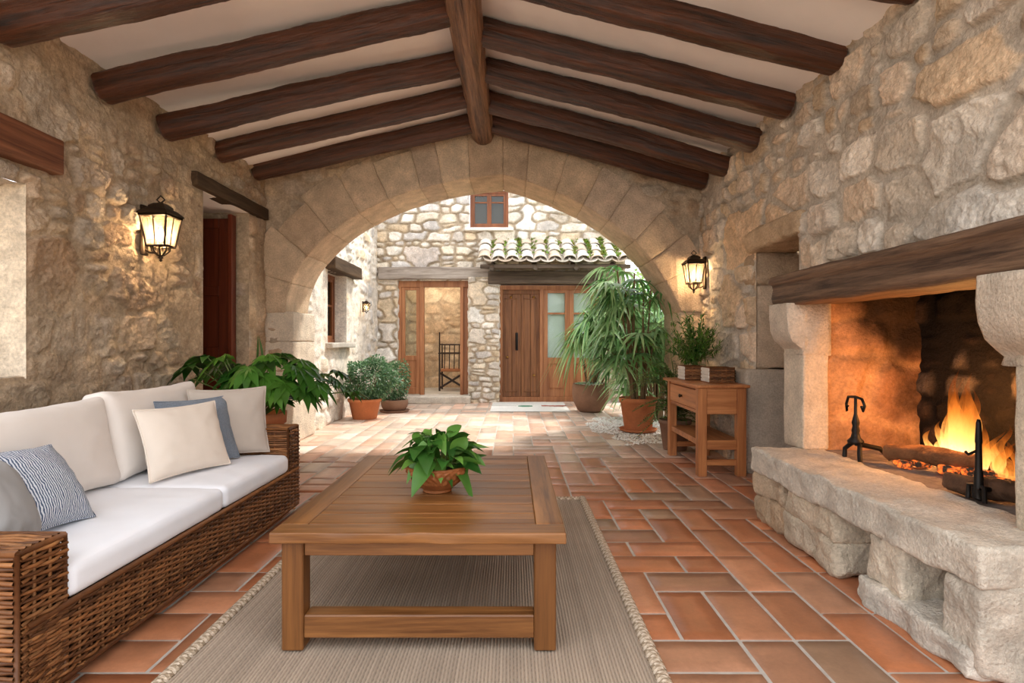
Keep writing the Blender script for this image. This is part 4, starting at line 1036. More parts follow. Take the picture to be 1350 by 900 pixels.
def build_fire():
    rng = random.Random(12); mb = MB()
    tongues = []
    for k in range(13):   # the tall middle flame: many thin tongues
        f = k / 12.0; tongues.append((2.33 + rng.uniform(-0.04, 0.05), 2.96 + rng.gauss(0, 0.06), 0.46 * (1 - 0.62 * abs(rng.gauss(0, 0.45))), rng.uniform(0.030, 0.055), rng.uniform(-0.3, 0.3)))
    tongues.append((2.325, 2.97, 0.47, 0.05, 0.0)); tongues.append((2.33, 2.95, 0.30, 0.06, 0.0)); tongues.append((2.32, 3.0, 0.22, 0.055, 0.1))
    for k in range(6): tongues.append((2.27 + rng.uniform(-0.03, 0.03), 2.70 + rng.gauss(0, 0.04), rng.uniform(0.14, 0.26), rng.uniform(0.020, 0.034), rng.uniform(-0.3, 0.2)))
    for k in range(5): tongues.append((2.25 + rng.uniform(-0.03, 0.03), 2.52 + rng.gauss(0, 0.04), rng.uniform(0.10, 0.18), rng.uniform(0.018, 0.03), rng.uniform(-0.3, 0.3)))
    for k in range(4): tongues.append((2.34, 3.12 + rng.gauss(0, 0.03), rng.uniform(0.10, 0.2), rng.uniform(0.02, 0.03), rng.uniform(0.1, 0.5)))
    for i, (x, y, h, w, ph) in enumerate(tongues):
        n, na = 26, 10; s = np.linspace(0, 1, n); a = np.linspace(0, 2 * PI, na, endpoint=False)
        prof = w * (np.sin(PI * np.clip(s * 0.9 + 0.1, 0, 1)) ** 0.8) * (1 - s) ** 0.5 * 1.2 + 0.001
        cx = x + 0.018 * np.sin(s * 7 + i) * s; cy = y + 0.035 * np.sin(s * 6 + ph * 9 + i * 1.7) * s + ph * 0.08 * s
        A, S = np.meshgrid(a, s, indexing='xy')
        rr = prof[:, None] * (1 + 0.25 * np.sin(2 * A + S * 9 + i))
        P = np.stack([cx[:, None] + rr * np.cos(A) * 0.6, cy[:, None] + rr * np.sin(A), 0.535 + h * S], -1)
        hz = h * S / 0.46
        hot = np.clip(0.95 * np.clip(hz, 0, 1) ** 0.75 + 0.25 * S ** 2 + 0.35 * abs(y - 2.96) / 0.3, 0, 1)
        alpha = np.clip(1.05 - S ** 1.4, 0.05, 1) * np.clip(0.4 + 5 * S, 0, 1) * 0.62
        mb.grid(P, np.stack([hot, alpha, 0 * hot], -1), cv=True)
    o = recentre(mb.build('fire', M['flame'])); tag(o, 'tall orange flames rising from the logs in the fireplace', 'fire')
build_fire()

def andiron_tee():
    t = thing('andiron', 'black iron firedog with a crossbar top and curled hooks by the lit firebox wall', 'firedog', (1.975, 3.27, 0.465))
    x, y, z = 1.975, 3.27, 0.474
    b = MB()
    for s in (-1, 1): b.tube([(x - 0.02, y + 0.075 * s, z), (x - 0.02, y + 0.07 * s, z + 0.05), (x, y + 0.04 * s, z + 0.085), (x, y, z + 0.095)], 0.013, 8)
    b.tube([(x, y, z + 0.09), (x + 0.14, y, z + 0.06), (x + 0.2, y, z)], 0.014, 8)
    b.build('foot', M['iron'], t)
    b = MB(); b.lathe([(0.0, 0.085), (0.04, 0.09), (0.044, 0.105), (0.026, 0.125), (0.019, 0.15), (0.022, 0.165), (0.016, 0.19), (0.021, 0.21), (0.014, 0.24), (0.009, 0.26), (0.008, 0.355), (0.0, 0.36)], (x, y, z), 14); b.build('post', M['iron'], t)
    b = MB(); b.tube([(x, y + 0.075, z + 0.30), (x, y + 0.085, z + 0.27), (x, y + 0.09, z + 0.31), (x, y + 0.07, z + 0.352), (x, y, z + 0.358), (x, y - 0.06, z + 0.35), (x, y - 0.085, z + 0.315), (x, y - 0.07, z + 0.285), (x, y - 0.055, z + 0.31)], 0.008, 8); b.build('crossbar', M['iron'], t)
def andiron_post():
    t = thing('andiron', 'slim black iron firedog post standing upright at the open edge of the hearth', 'firedog', (1.985, 2.42, 0.465))
    x, y, z = 1.985, 2.42, 0.474
    b = MB(); b.tube([(x, y, z + 0.01), (x, y, z + 0.12), (x, y, z + 0.13), (x, y, z + 0.24), (x, y, z + 0.25), (x, y, z + 0.33), (x, y, z + 0.345)], [0.018, 0.017, 0.014, 0.012, 0.014, 0.010, 0.006], 10); b.build('post', M['iron'], t)
    b = MB(); b.box((x, y, z + 0.03), (0.03, 0.05, 0.055), 0.008)
    for s in (-1, 1): b.tube([(x, y + 0.018 * s, z + 0.06), (x - 0.01, y + 0.04 * s, z + 0.06), (x - 0.01, y + 0.045 * s, z)], 0.009, 8)
    b.tube([(x, y, z + 0.05), (x + 0.16, y, z + 0.04), (x + 0.2, y, z)], 0.011, 8)
    b.build('foot', M['iron'], t)
    b = MB(); b.tube([(x - 0.012, y, z + 0.21), (x - 0.02, y + 0.03, z + 0.19), (x - 0.02, y + 0.045, z + 0.2)], 0.006, 6); b.build('hook', M['iron'], t)
andiron_tee(); andiron_post()

# ================================================================= LANTERNS
def lantern(label, wall_x, y, z, sgn, k=1.0):
    """sgn +1: hangs on a wall at its -x side"""
    t = thing('wall_lamp', label, 'wall lamp', (wall_x, y, z), 'wrought lanterns on the stone walls')
    cx = wall_x + sgn * 0.135 * k
    m = M['bronze']
    def ring(zz, w, th, h): 
        b = MB()
        for (dx, dy, sx, sy) in ((0, w, 2 * w + th, th), (0, -w, 2 * w + th, th), (w, 0, th, 2 * w + th), (-w, 0, th, 2 * w + th)): b.box((cx + dx, y + dy, zz), (sx, sy, h), 0.002)
        return b
    zt, zb = z + 0.335 * k, z + 0.115 * k; wt, wb = 0.097 * k, 0.066 * k
    b = ring(zt, wt, 0.016 * k, 0.018 * k); b2 = ring(zb, wb, 0.013 * k, 0.014 * k)
    for v, f in zip(b2.V, range(len(b2.V))): pass
    fr = MB()
    for src in (b, b2):
        base = fr.n
        for v, c_ in zip(src.V, src.K): fr.V.append(v); fr.K.append(c_)
        for f in src.F: fr.F.append(f + base)
        fr.n += src.n
    for sx in (-1, 1):
        for sy in (-1, 1): fr.tube([(cx + sx * wb, y + sy * wb, zb), (cx + sx * wt, y + sy * wt, zt)], 0.0075 * k, 6)
    for (sx, sy) in ((1, 0), (-1, 0), (0, 1), (0, -1)): fr.tube([(cx + sx * wb, y + sy * wb, zb), (cx + sx * wt, y + sy * wt, zt)], 0.0055 * k, 6)
    fr.build('lamp_frame', m, t)
    # roof
    r = MB(); pr = [(1.15 * wt, zt + 0.006), (1.12 * wt, zt + 0.02), (0.80 * wt, zt + 0.05 * k), (0.62 * wt, zt + 0.055 * k), (0.60 * wt, zt + 0.075 * k), (0.36 * wt, zt + 0.095 * k), (0.2 * wt, zt + 0.1 * k), (0.001, zt + 0.105 * k)]
    G = np.array([[(cx + sx * w_, y + sy * w_, zz) for (sx, sy) in ((-1, -1), (1, -1), (1, 1), (-1, 1))] for (w_, zz) in pr]); r.grid(G, cv=True); r.build('lamp_roof', m, t, smooth=False)
    f = MB(); f.tube([(cx, y, zt + 0.1 * k), (cx + 0.03 * k, y, zt + 0.125 * k), (cx, y, zt + 0.155 * k), (cx - 0.03 * k, y, zt + 0.125 * k), (cx, y, zt + 0.1 * k)], 0.006 * k, 6); f.build('finial', m, t)
    # glass
    for (sx, sy) in ((1, 0), (-1, 0), (0, 1), (0, -1)):
        g = MB(); ins = 0.96
        if sx: q = [[(cx + sx * wb * ins, y - wb * ins, zb), (cx + sx * wt * ins, y - wt * ins, zt)], [(cx + sx * wb * ins, y + wb * ins, zb), (cx + sx * wt * ins, y + wt * ins, zt)]]
        else: q = [[(cx - wb * ins, y + sy * wb * ins, zb), (cx - wt * ins, y + sy * wt * ins, zt)], [(cx + wb * ins, y + sy * wb * ins, zb), (cx + wt * ins, y + sy * wt * ins, zt)]]
        g.grid(np.array(q)); g.build('glass_pane', M['lampglass'], t, smooth=False)
    # scrolled basket below
    s = MB()
    for a in range(8):
        an = a * PI / 4 + PI / 8
        s.tube([(cx + wb * 0.95 * math.cos(an), y + wb * 0.95 * math.sin(an), zb), (cx + wb * 0.85 * math.cos(an), y + wb * 0.85 * math.sin(an), zb - 0.035 * k), (cx + wb * 0.35 * math.cos(an), y + wb * 0.35 * math.sin(an), zb - 0.065 * k), (cx, y, zb - 0.075 * k)], 0.006 * k, 6)
    s.lathe([(0.001, -0.115 * k), (0.012 * k, -0.105 * k), (0.008 * k, -0.095 * k), (0.02 * k, -0.085 * k), (0.008 * k, -0.07 * k), (0.001, -0.06 * k)], (cx, y, zb), 10)
    s.build('lamp_basket', m, t)
    # bracket
    b = MB(); b.bx(wall_x, wall_x + sgn * 0.022, y - 0.035 * k, y + 0.035 * k, z + 0.05 * k, z + 0.42 * k, 0.004)
    b.tube([(wall_x + sgn * 0.01, y, z + 0.375 * k), (wall_x + sgn * 0.06 * k, y, z + 0.39 * k), (cx, y, zt + 0.09 * k)], 0.010 * k, 8)
    b.tube([(wall_x + sgn * 0.01, y, z + 0.10 * k), (wall_x + sgn * 0.05 * k, y, z + 0.07 * k), (cx - sgn * wb * 0.4, y, zb - 0.05 * k)], 0.007 * k, 8)
    b.build('wall_bracket', m, t)
    u = MB(); u.lathe([(0.001, 0.0), (0.011 * k, 0.01 * k), (0.019 * k, 0.045 * k), (0.014 * k, 0.08 * k), (0.001, 0.11 * k)], (cx, y, zb + 0.035 * k), 12); u.build('bulb', M['bulb'], t)
    u = MB(); u.lathe([(0.001, -0.005), (0.012 * k, 0.0), (0.012 * k, 0.035 * k), (0.001, 0.036 * k)], (cx, y, zb), 10); u.build('bulb_holder', m, t)
    return cx
LX1 = lantern('large bronze glass lantern glowing on the rough wall above the sofa', XL + 0.03, 4.22, 1.74, 1)
lantern('small lantern glowing on the whitewashed courtyard wall between window and corner', -2.53, 9.62, 1.62, 1, 0.5)
LX2 = lantern('bronze glass lantern glowing beside the arch above the console table', XR - 0.03, 6.17, 1.67, -1, 0.95)

# ================================================================= SOFA
WCOL = [rgb(128, 82, 46), rgb(104, 64, 34), rgb(146, 98, 58), rgb(92, 56, 30), rgb(118, 76, 44), rgb(136, 92, 56)]
def wicker_panel(mb, o, eu, ev, n, U, V, rng, row=0.0115, stake=0.055, r=0.0062, stakes=True, amp=0.007, vert_r=0.006):
    o, eu, ev, n = (np.array(q, float) for q in (o, eu, ev, n))
    ns = max(1, int(round(U / stake))); rows = int(V / row)
    for k in range(rows):
        s = np.linspace(0, U, ns * 4 + 1)
        ph = (k % 2) * PI
        off = amp * np.sin(PI * s / (U / ns) + ph + PI / 2) if True else 0
        wob = 0.0028 * 2 * fbm(s * 6, 0 * s + k * 3.1, None, rng.randrange(999), 3)
        P = o + np.outer(s, eu) + np.outer((k + 0.5) * row + wob, ev) + np.outer(off + r * 0.5, n)
        c = np.array(rng.choice(WCOL)) * rng.uniform(0.75, 1.2)
        mb.tube(P, r * rng.uniform(0.85, 1.1), 5, cap=False, col=c)
    if stakes:
        for i in range(ns + 1):
            p = o + eu * (U * i / ns)
            mb.tube([p, p + ev * V * 0.5, p + ev * V], vert_r, 5, cap=False, col=np.array(rng.choice(WCOL)) * 0.9)

def puff_box(w, d, h, r=0.05, crown=0.03, wr=0.006, seed=0, seg=(26, 20, 6), ear=0.0):
    """soft box cushion centred on xy, base at 0"""
    mb = MB(); mb.rblock(c=(0, 0, h / 2), s=(w, d, h), seg=seg, r=r, amp=0.0, freq=3, seed=seed)
    for i, V in enumerate(mb.V):
        a = np.clip(V[:, 0] / (w / 2), -1, 1); b = np.clip(V[:, 1] / (d / 2), -1, 1); c = (V[:, 2] - h / 2) / (h / 2)
        bul = (1 - a ** 4) * (1 - b ** 4)
        V[:, 2] += crown * bul * np.where(c > 0, c, c * 0.15)
        sb = (1 - np.clip(c, -1, 1) ** 2)
        V[:, 1] += 0.35 * crown * sb * np.sign(b) * np.abs(b) ** 6 * (1 - a ** 4); V[:, 0] += 0.35 * crown * sb * np.sign(a) * np.abs(a) ** 6 * (1 - b ** 4)
        if ear:
            V[:, 0] += ear * np.sign(a) * np.abs(a) ** 5 * np.abs(b) ** 5 - ear * 0.5 * np.sign(a) * np.abs(a) ** 5 * (1 - b ** 2); V[:, 1] += ear * np.sign(b) * np.abs(b) ** 5 * np.abs(a) ** 5 - ear * 0.5 * np.sign(b) * np.abs(b) ** 5 * (1 - a ** 2)
        g = fbm(V[:, 0] * 5, V[:, 1] * 9, V[:, 2] * 9, seed, 4); g2 = fbm(V[:, 0] * 9, V[:, 1] * 5, V[:, 2] * 7, seed + 3, 4)
        V[:, 2] += wr * 2 * g * (c > -0.8); V[:, 1] += wr * 1.3 * g2; V[:, 0] += wr * g
    return mb

def pillow(w, h, t, seed=0, n=36, pinch=0.07, wr=0.006):
    mb = MB(); a = np.linspace(-1, 1, n); A, B = np.meshgrid(np.sign(a) * np.abs(a) ** 0.8, np.sign(a) * np.abs(a) ** 0.8, indexing='ij')
    x = w / 2 * A * (1 - pinch * (1 - B ** 2) * np.abs(A) ** 3); z = h / 2 + h / 2 * B * (1 - pinch * (1 - A ** 2) * np.abs(B) ** 3)
    th = t / 2 * np.clip((1 - np.abs(A) ** 2.6) * (1 - np.abs(B) ** 2.6), 0, 1) ** 0.55
    for s in (-1, 1):
        rad = wr * (2 * fbm(A * 3.2, B * 3.2, None, seed + s, 4) + 0.5 * np.sin(14 * np.arctan2(B, A) + seed) * (np.hypot(A, B) > 0.75) * 0.6)
        P = np.stack([x, s * (th + rad * (th > 1e-4)), z], -1); mb.grid(P if s < 0 else P[::-1])
    e = np.linspace(-1, 1, 40); pts = []
    for (p, q) in [(e, -1 + 0 * e), (1 + 0 * e, e), (-e, 1 + 0 * e), (-1 + 0 * e, -e)]:
        p = np.asarray(p, float); q = np.asarray(q, float)
        pts.append(np.stack([w / 2 * p * (1 - pinch * (1 - q ** 2) * np.abs(p) ** 3), 0 * p, h / 2 + h / 2 * q * (1 - pinch * (1 - p ** 2) * np.abs(q) ** 3)], 1)[:-1])
    pts = np.concatenate(pts); mb.tube(np.vstack([pts, pts[:1]]), 0.005, 6, cap=False)
    return mb

def build_sofa():
    t = thing('sofa', 'long wicker sofa with white seat cushions against the stone wall', 'sofa', (-2.0, 2.8, 0))
    rng = random.Random(77); xf, xb = -1.475, -2.62
    # base
    mb = MB()
    wicker_panel(mb, (xf, 1.72, 0.045), Y, Z, X, 2.19, 0.235, rng)
    mb.tube([(xf + 0.006, 1.72, 0.285), (xf + 0.008, 2.8, 0.287), (xf + 0.006, 3.90, 0.285)], 0.011, 8, col=WCOL[0]); mb.tube([(xf + 0.006, 1.72, 0.045), (xf + 0.006, 3.90, 0.045)], 0.011, 8, col=WCOL[1])
    base = mb.build('base', M['wicker'], t)
    mb = MB(); mb.bx(xb, xf - 0.012, 1.74, 3.88, 0.05, 0.282, 0.006); mb.build('base_core', M['wicker_back'], base, smooth=False)
    mb = MB(); mb.bx(xb + 0.03, xf - 0.03, 1.76, 3.86, 0.0, 0.05, 0.004); mb.build('plinth', M['plinth'], t, smooth=False)
    for (y0, y1, zt) in ((1.695, 1.875, 0.527), (3.745, 3.915, 0.585)):
        mb = MB(); L = xf - xb
        wicker_panel(mb, (xb, y0, 0.045), X, Z, NY, L, zt - 0.06, rng, row=0.014, stake=0.09, r=0.0075, amp=0.006)
        wicker_panel(mb, (xb, y1, 0.30), X, Z, Y, L, zt - 0.31, rng, row=0.0125, stake=0.06)
        wicker_panel(mb, (xf, y0, 0.045), Y, Z, X, y1 - y0, zt - 0.06, rng, row=0.0125, stake=0.06)
        wicker_panel(mb, (xb, y0, zt - 0.012), X, Y, Z, L, y1 - y0, rng, row=0.0125, stake=0.11, r=0.0068, amp=0.004, stakes=False)
        for (yy, zz) in ((y0, zt - 0.012), (y1, zt - 0.012)): mb.tube([(xb, yy, zz), (xf, yy, zz)], 0.0095, 8, col=WCOL[0])
        mb.tube([(xf, y0, zt - 0.012), (xf, y1, zt - 0.012)], 0.0095, 8, col=WCOL[1])
        for yy in (y0, y1): mb.tube([(xf, yy, 0.04), (xf, yy, zt - 0.01)], 0.0085, 8, col=WCOL[3])
        arm = mb.build('armrest', M['wicker'], t)
        mb = MB(); mb.bx(xb, xf - 0.012, y0 + 0.01, y1 - 0.01, 0.05, zt - 0.016, 0.006); mb.build('armrest_core', M['wicker_back'], arm, smooth=False)
    mb = MB(); wicker_panel(mb, (-2.38, 1.86, 0.29), Y, Z, X, 1.89, 0.42, rng); wicker_panel(mb, (xb, 1.70, 0.70), X, Y, Z, 0.25, 2.2, rng, row=0.0125, stake=0.12, stakes=False)
    bk = mb.build('backrest', M['wicker'], t)
    mb = MB(); mb.bx(xb, -2.39, 1.72, 3.89, 0.25, 0.70, 0.006); mb.build('backrest_core', M['wicker_back'], bk, smooth=False)
    # seat cushions
    for i, (y0, y1) in enumerate(((1.885, 2.902), (2.905, 3.742))):
        mb = puff_box(0.86, y1 - y0, 0.118, 0.035, 0.012, 0.006, 40 + i, (40, 48, 6))
        for V in mb.V: V += np.array([xf + 0.012 - 0.43, (y0 + y1) / 2, 0.29])
        e = MB()
        mb.build('seat_cushion', M['cush_white'], t)
    # back cushions
    for i, (y0, y1, h, xo, ln) in enumerate(((1.90, 2.935, 0.42, 0.0, 12), (2.94, 3.75, 0.445, 0.01, 12))):
        w = y1 - y0
        mb = puff_box(w, h, 0.15, 0.035, 0.04, 0.010, 60 + i, (40, 26, 6), ear=0.022)
        R = Matrix.Rotation(math.radians(90), 4, 'Z') @ Matrix.Rotation(math.radians(90 - ln), 4, 'X')
        A = np.array(R.to_3x3())
        for V in mb.V:
            W = V.copy(); W[:, 1] += h / 2; V[:] = W @ A.T + np.array([-2.155 + xo, (y0 + y1) / 2, 0.415])
        mb.build('back_cushion', M['cush_back'], t)
build_sofa()

def place_pillow(mb, m, label, loc, yaw, lean, roll=0.0):
    o = mb.build('throw_pillow', M[m])
    o.matrix_world = Matrix.Translation(loc) @ Matrix.Rotation(math.radians(yaw), 4, 'Z') @ Matrix.Rotation(math.radians(-lean), 4, 'X') @ Matrix.Rotation(math.radians(roll), 4, 'Y')
    return tag(o, label, 'cushion', 'loose pillows on the wicker sofa')
place_pillow(pillow(0.50, 0.385, 0.15, 3), 'cush_cream', 'cream square pillow at the middle of the sofa, in front of the blue-grey knitted one', (-1.755, 3.13, 0.43), 69, 19)
place_pillow(pillow(0.44, 0.40, 0.11, 4, wr=0.008), 'cush_knit', 'blue-grey knitted pillow with pompom corners behind the cream pillow', (-1.81, 3.36, 0.43), 60, 20)
place_pillow(pillow(0.46, 0.43, 0.11, 5), 'cush_taupe', 'taupe pillow leaning on the sofa arm beside the leafy plant', (-1.77, 3.585, 0.43), 38, 12)
place_pillow(pillow(0.24, 0.33, 0.17, 6), 'cush_grey', 'plain grey pillow in the sofa corner in front of the striped one', (-1.735, 2.0, 0.43), 100, 26)
place_pillow(pillow(0.34, 0.36, 0.16, 7), 'stripe', 'blue and white striped pillow tucked behind the plain grey one', (-1.745, 2.20, 0.435), 90, 36, 5)

# ================================================================= RUG + COFFEE TABLE
def build_rug():
    t = thing('area_rug', 'beige ribbed woven rug with braided edge under the coffee table', 'rug', (-0.33, 2.8, 0))
    x0, x1, y0, y1 = -1.21, 0.54, 1.25, 4.17; b = 0.055
    pitch = 0.0125; nr = int((x1 - x0 - 2 * b) / pitch); us = np.linspace(x0 + b, x1 - b, nr * 4 + 1); vs = np.linspace(y0 + b, y1 - b, 200)
    U, V = np.meshgrid(us, vs, indexing='ij')
    ph = (U - x0 - b) / ((x1 - x0 - 2 * b) / nr)
    H = 0.007 + 0.0035 * np.sin(2 * PI * ph) + 0.0012 * np.sin(V * 180 + np.floor(ph) * PI)
    wav = U + 0.004 * fbm(V * 5, U * 2, None, 4, 3)
    rib = _h(np.floor(ph), 0 * ph, 0 * ph, 3)
    c = np.array(rgb(178, 161, 143))[None, None, :] * (0.84 + 0.22 * rib)[..., None] * (1 - 0.42 * sstep(0.2, -0.8, np.sin(2 * PI * ph)))[..., None]
    mb = MB(); mb.grid(np.stack([wav, V, H], -1), c); mb.build('woven_field', M['rug'], t)
    mb = MB(); mb.bx(x0 + 0.01, x1 - 0.01, y0 + 0.01, y1 - 0.01, 0.0005, 0.004, 0.001, col=rgb(170, 152, 132)); mb.build('rug_backing', M['rug'], t, smooth=False)
    mb = MB()
    def braid(p, q, nrm):
        p = np.array(p, float); q = np.array(q, float); L = np.linalg.norm(q - p); d = (q - p) / L; n = int(L / 0.006); s = np.linspace(0, L, n)
        for k in range(3):
            w = 2 * PI * s / 0.05 + k * 2 * PI / 3
            P = p + np.outer(s, d) + np.outer(b * 0.5 + b * 0.36 * np.sin(w), nrm) + np.outer(0.009 + 0.005 * np.cos(2 * w), (0, 0, 1))
            mb.tube(P, 0.0085, 6, cap=True, col=np.array((rgb(204, 188, 168), rgb(150, 132, 110), rgb(182, 164, 142))[k]))
    braid((x0, y0, 0), (x0, y1, 0), (1, 0, 0)); braid((x1, y0, 0), (x1, y1, 0), (-1, 0, 0)); braid((x0 + b, y1, 0), (x1 - b, y1, 0), (0, -1, 0)); braid((x0 + b, y0, 0), (x1 - b, y0, 0), (0, 1, 0))
    mb.build('border', M['rug'], t)
build_rug()

def build_table():
    t = thing('coffee_table', 'low square-legged wooden coffee table standing on the beige rug', 'coffee table', (-0.34, 2.75, 0.012))
    rng = random.Random(3); z0 = 0.012
    x0, x1, y0, y1, zt = -0.876, 0.196, 2.045, 3.445, 0.461; th = 0.04
    mb = MB()
    def plank(xa, xb, ya, yb, seed, wav=0.0, long='x'):
        m2 = MB(); m2.rblock(c=((xa + xb) / 2, (ya + yb) / 2, zt - th / 2), s=(xb - xa, yb - ya, th), seg=((40, 6, 2) if long == 'x' else (6, 40, 2)), r=0.005, amp=0.0012, freq=6, seed=seed)
        c = np.full(3, rng.uniform(0.82, 1.12))
        for V in m2.V:
            if wav: V[:, 1] -= np.where(V[:, 1] < ya + 0.02, 0.006 * 2 * fbm(V[:, 0] * 4, V[:, 2] * 20, None, 3, 3) - 0.010 * np.exp(-((V[:, 0] + 0.33) / 0.06) ** 2), 0)
        base = mb.n
        for V, f in zip(m2.V, range(len(m2.V))): mb.V.append(V); mb.K.append(np.tile(c, (len(V), 1)))
        for f in m2.F: mb.F.append(f + base)
        mb.n += m2.n
    fw = 0.105
    plank(x0, x1, y0, y0 + fw, 1, 1.0); plank(x0 + fw, x1 - fw, y1 - fw, y1, 2)
    n = 9; a, b = y0 + fw, y1 - fw
    for k in range(n): plank(x0 + fw + 0.001, x1 - fw - 0.001, a + (b - a) * k / n + 0.0008, a + (b - a) * (k + 1) / n - 0.0008, 10 + k)
    mb.build('tabletop', M['table_x'], t)
    mb = MB(); plank(x0, x0 + fw, y0 + fw + 0.001, y1, 5, 0, 'y'); mb.build('tabletop_edge', M['table_y'], t)
    mb = MB(); plank(x1 - fw, x1, y0 + fw + 0.001, y1, 6, 0, 'y'); mb.build('tabletop_edge', M['table_y'], t)
    lx = (x0 + 0.028, x1 - 0.034); L = 0.08; ly = (y0 + 0.045, y1 - 0.045)
    for xa in (lx[0], lx[1] - L):
        for ya in (ly[0], ly[1] - L):
            b_ = MB(); b_.bx(xa, xa + L, ya, ya + L, z0, zt - th, 0.005); b_.build('leg', M['table_z'], t, smooth=False)
    for ya in (ly[0] + 0.012, ly[1] - 0.04):
        b_ = MB(); b_.bx(lx[0] + L, lx[1] - L, ya, ya + 0.028, zt - th - 0.062, zt - th, 0.003); b_.build('apron', M['table_x'], t, smooth=False)
        yb = ly[0] + 0.008 if ya < 2.5 else ly[1] - 0.09
        b_ = MB(); b_.bx(lx[0] + L - 0.002, lx[1] - L + 0.002, yb, yb + 0.078, 0.055, 0.14, 0.005); b_.build('stretcher', M['table_x'], t, smooth=False)
    for xa in (lx[0] + 0.012, lx[1] - 0.04):
        b_ = MB(); b_.bx(xa, xa + 0.028, ly[0] + L, ly[1] - L, zt - th - 0.062, zt - th, 0.003); b_.build('apron', M['table_y'], t, smooth=False)
build_table()

# ================================================================= PLANTS
def green(rng, a=(46, 92, 30), b=(104, 150, 62)):
    t = rng.random(); k = rng.uniform(0.85, 1.15)
    return np.array(lin(tuple((p + (q - p) * t) / 255 for p, q in zip(a, b)))) * k

def build_bowl_plant():
    x, y, z = -0.345, 2.63, 0.463
    t = thing('potted_plant', 'glossy green leafy plant in a carved wooden bowl on the coffee table', 'potted plant', (x, y, z))
    pr = [(0.001, 0.012), (0.055, 0.012), (0.058, 0.0), (0.066, 0.0), (0.066, 0.012), (0.085, 0.025), (0.115, 0.05), (0.136, 0.078), (0.146, 0.10), (0.147, 0.118), (0.14, 0.122), (0.132, 0.115), (0.12, 0.08), (0.06, 0.05), (0.001, 0.05)]
    P = []
    for a, b in zip(pr[:-1], pr[1:]):
        for k in range(4): P.append((a[0] + (b[0] - a[0]) * k / 4, a[1] + (b[1] - a[1]) * k / 4))
    P.append(pr[-1])
    def carve(A, Zp, R):
        band = sstep(0.045, 0.06, Zp) * sstep(0.118, 0.108, Zp) * (R > 0.1)
        return band * (0.007 * np.sin(A * 26 + 1.5 * np.sin(Zp * 90)) * np.sin(Zp * 150) - 0.004 + 0.012 * fbm(A * 7, Zp * 80, None, 3, 3))
    mb = MB(); mb.lathe(P, (x, y, z), 120, col=rgb(138, 82, 44), fn=carve); mb.build('bowl', M['bowl'], t)
    mb = MB(); mb.lathe([(0.13, 0.10), (0.08, 0.112), (0.001, 0.116)], (x, y, z), 24); mb.build('soil', M['soil'], t)
    rng = random.Random(21); lf = MB(); st = MB()
    N = 84
    for k in range(N):
        an = rng.uniform(0, 2 * PI); v = rng.uniform(0.0, 1.0)
        q = np.array([x + 0.135 * math.cos(an) * math.sqrt(1 - v * v * 0.8) * rng.uniform(0.35, 1.0), y + 0.135 * math.sin(an) * math.sqrt(1 - v * v * 0.8) * rng.uniform(0.35, 1.0), z + 0.125 + 0.165 * v * rng.uniform(0.4, 1.0)])
        p0 = np.array([x + 0.05 * math.cos(an), y + 0.05 * math.sin(an), z + 0.11])
        st.tube([p0, (p0 + q) / 2 + np.array([0, 0, 0.012]), q], 0.0026, 5, cap=False)
        a2 = an + rng.gauss(0, 0.75); el = rng.gauss(0.25, 0.42) if k % 6 else rng.uniform(0.8, 1.35)
        d = np.array([math.cos(a2) * math.cos(el), math.sin(a2) * math.cos(el), math.sin(el)])
        tw = np.array([rng.gauss(0, 0.45), rng.gauss(0, 0.45), 1.0]) if el < 0.9 else np.array([rng.gauss(0, 1), -1.0, 0.3])
        L = rng.uniform(0.10, 0.165)
        lf.leaf(q, d, tw, L, L * rng.uniform(0.40, 0.55), rng.uniform(0.15, 0.75), 0.28, 8, 'ovate', green(rng, (36, 80, 26), (112, 158, 66)), 0.10, rng)
    for V in lf.V: V[:, 2] = np.maximum(V[:, 2], z + 0.004)
    lf.build('foliage', M['leaf'], t); st.build('stem', M['stem'], t)
build_bowl_plant()

def pot(t, x, y, z, r, h, m, kind='taper', rim=True, saucer=None, n=40):
    mb = MB()
    if kind == 'taper': pr = [(0.001, 0), (r * 0.7, 0), (r * 0.72, 0.01), (r * 0.94, h * 0.86), (r * 1.0, h * 0.86), (r * 1.02, h), (r * 0.93, h), (r * 0.88, h * 0.85), (0.001, h * 0.82)]
    elif kind == 'bowl': pr = [(0.001, 0), (r * 0.58, 0), (r * 0.72, h * 0.08), (r * 0.93, h * 0.36), (r * 1.0, h * 0.62), (r * 0.99, h * 0.9), (r * 0.96, h), (r * 0.88, h), (r * 0.88, h * 0.85), (0.001, h * 0.83)]
    mb.lathe(pr, (x, y, z), n); mb.build('pot', M[m], t)
    s = MB(); s.lathe([(r * 0.9, h * 0.86), (r * 0.5, h * 0.9), (0.001, h * 0.91)], (x, y, z), 24); s.build('soil', M['soil'], t)
    if saucer:
        s = MB(); s.lathe([(0.001, 0.0), (saucer * 0.9, 0.0), (saucer, 0.03), (saucer * 0.95, 0.032), (saucer * 0.88, 0.012), (0.001, 0.011)], (x, y, z - 0.0), n); s.build('saucer', M[m], t)

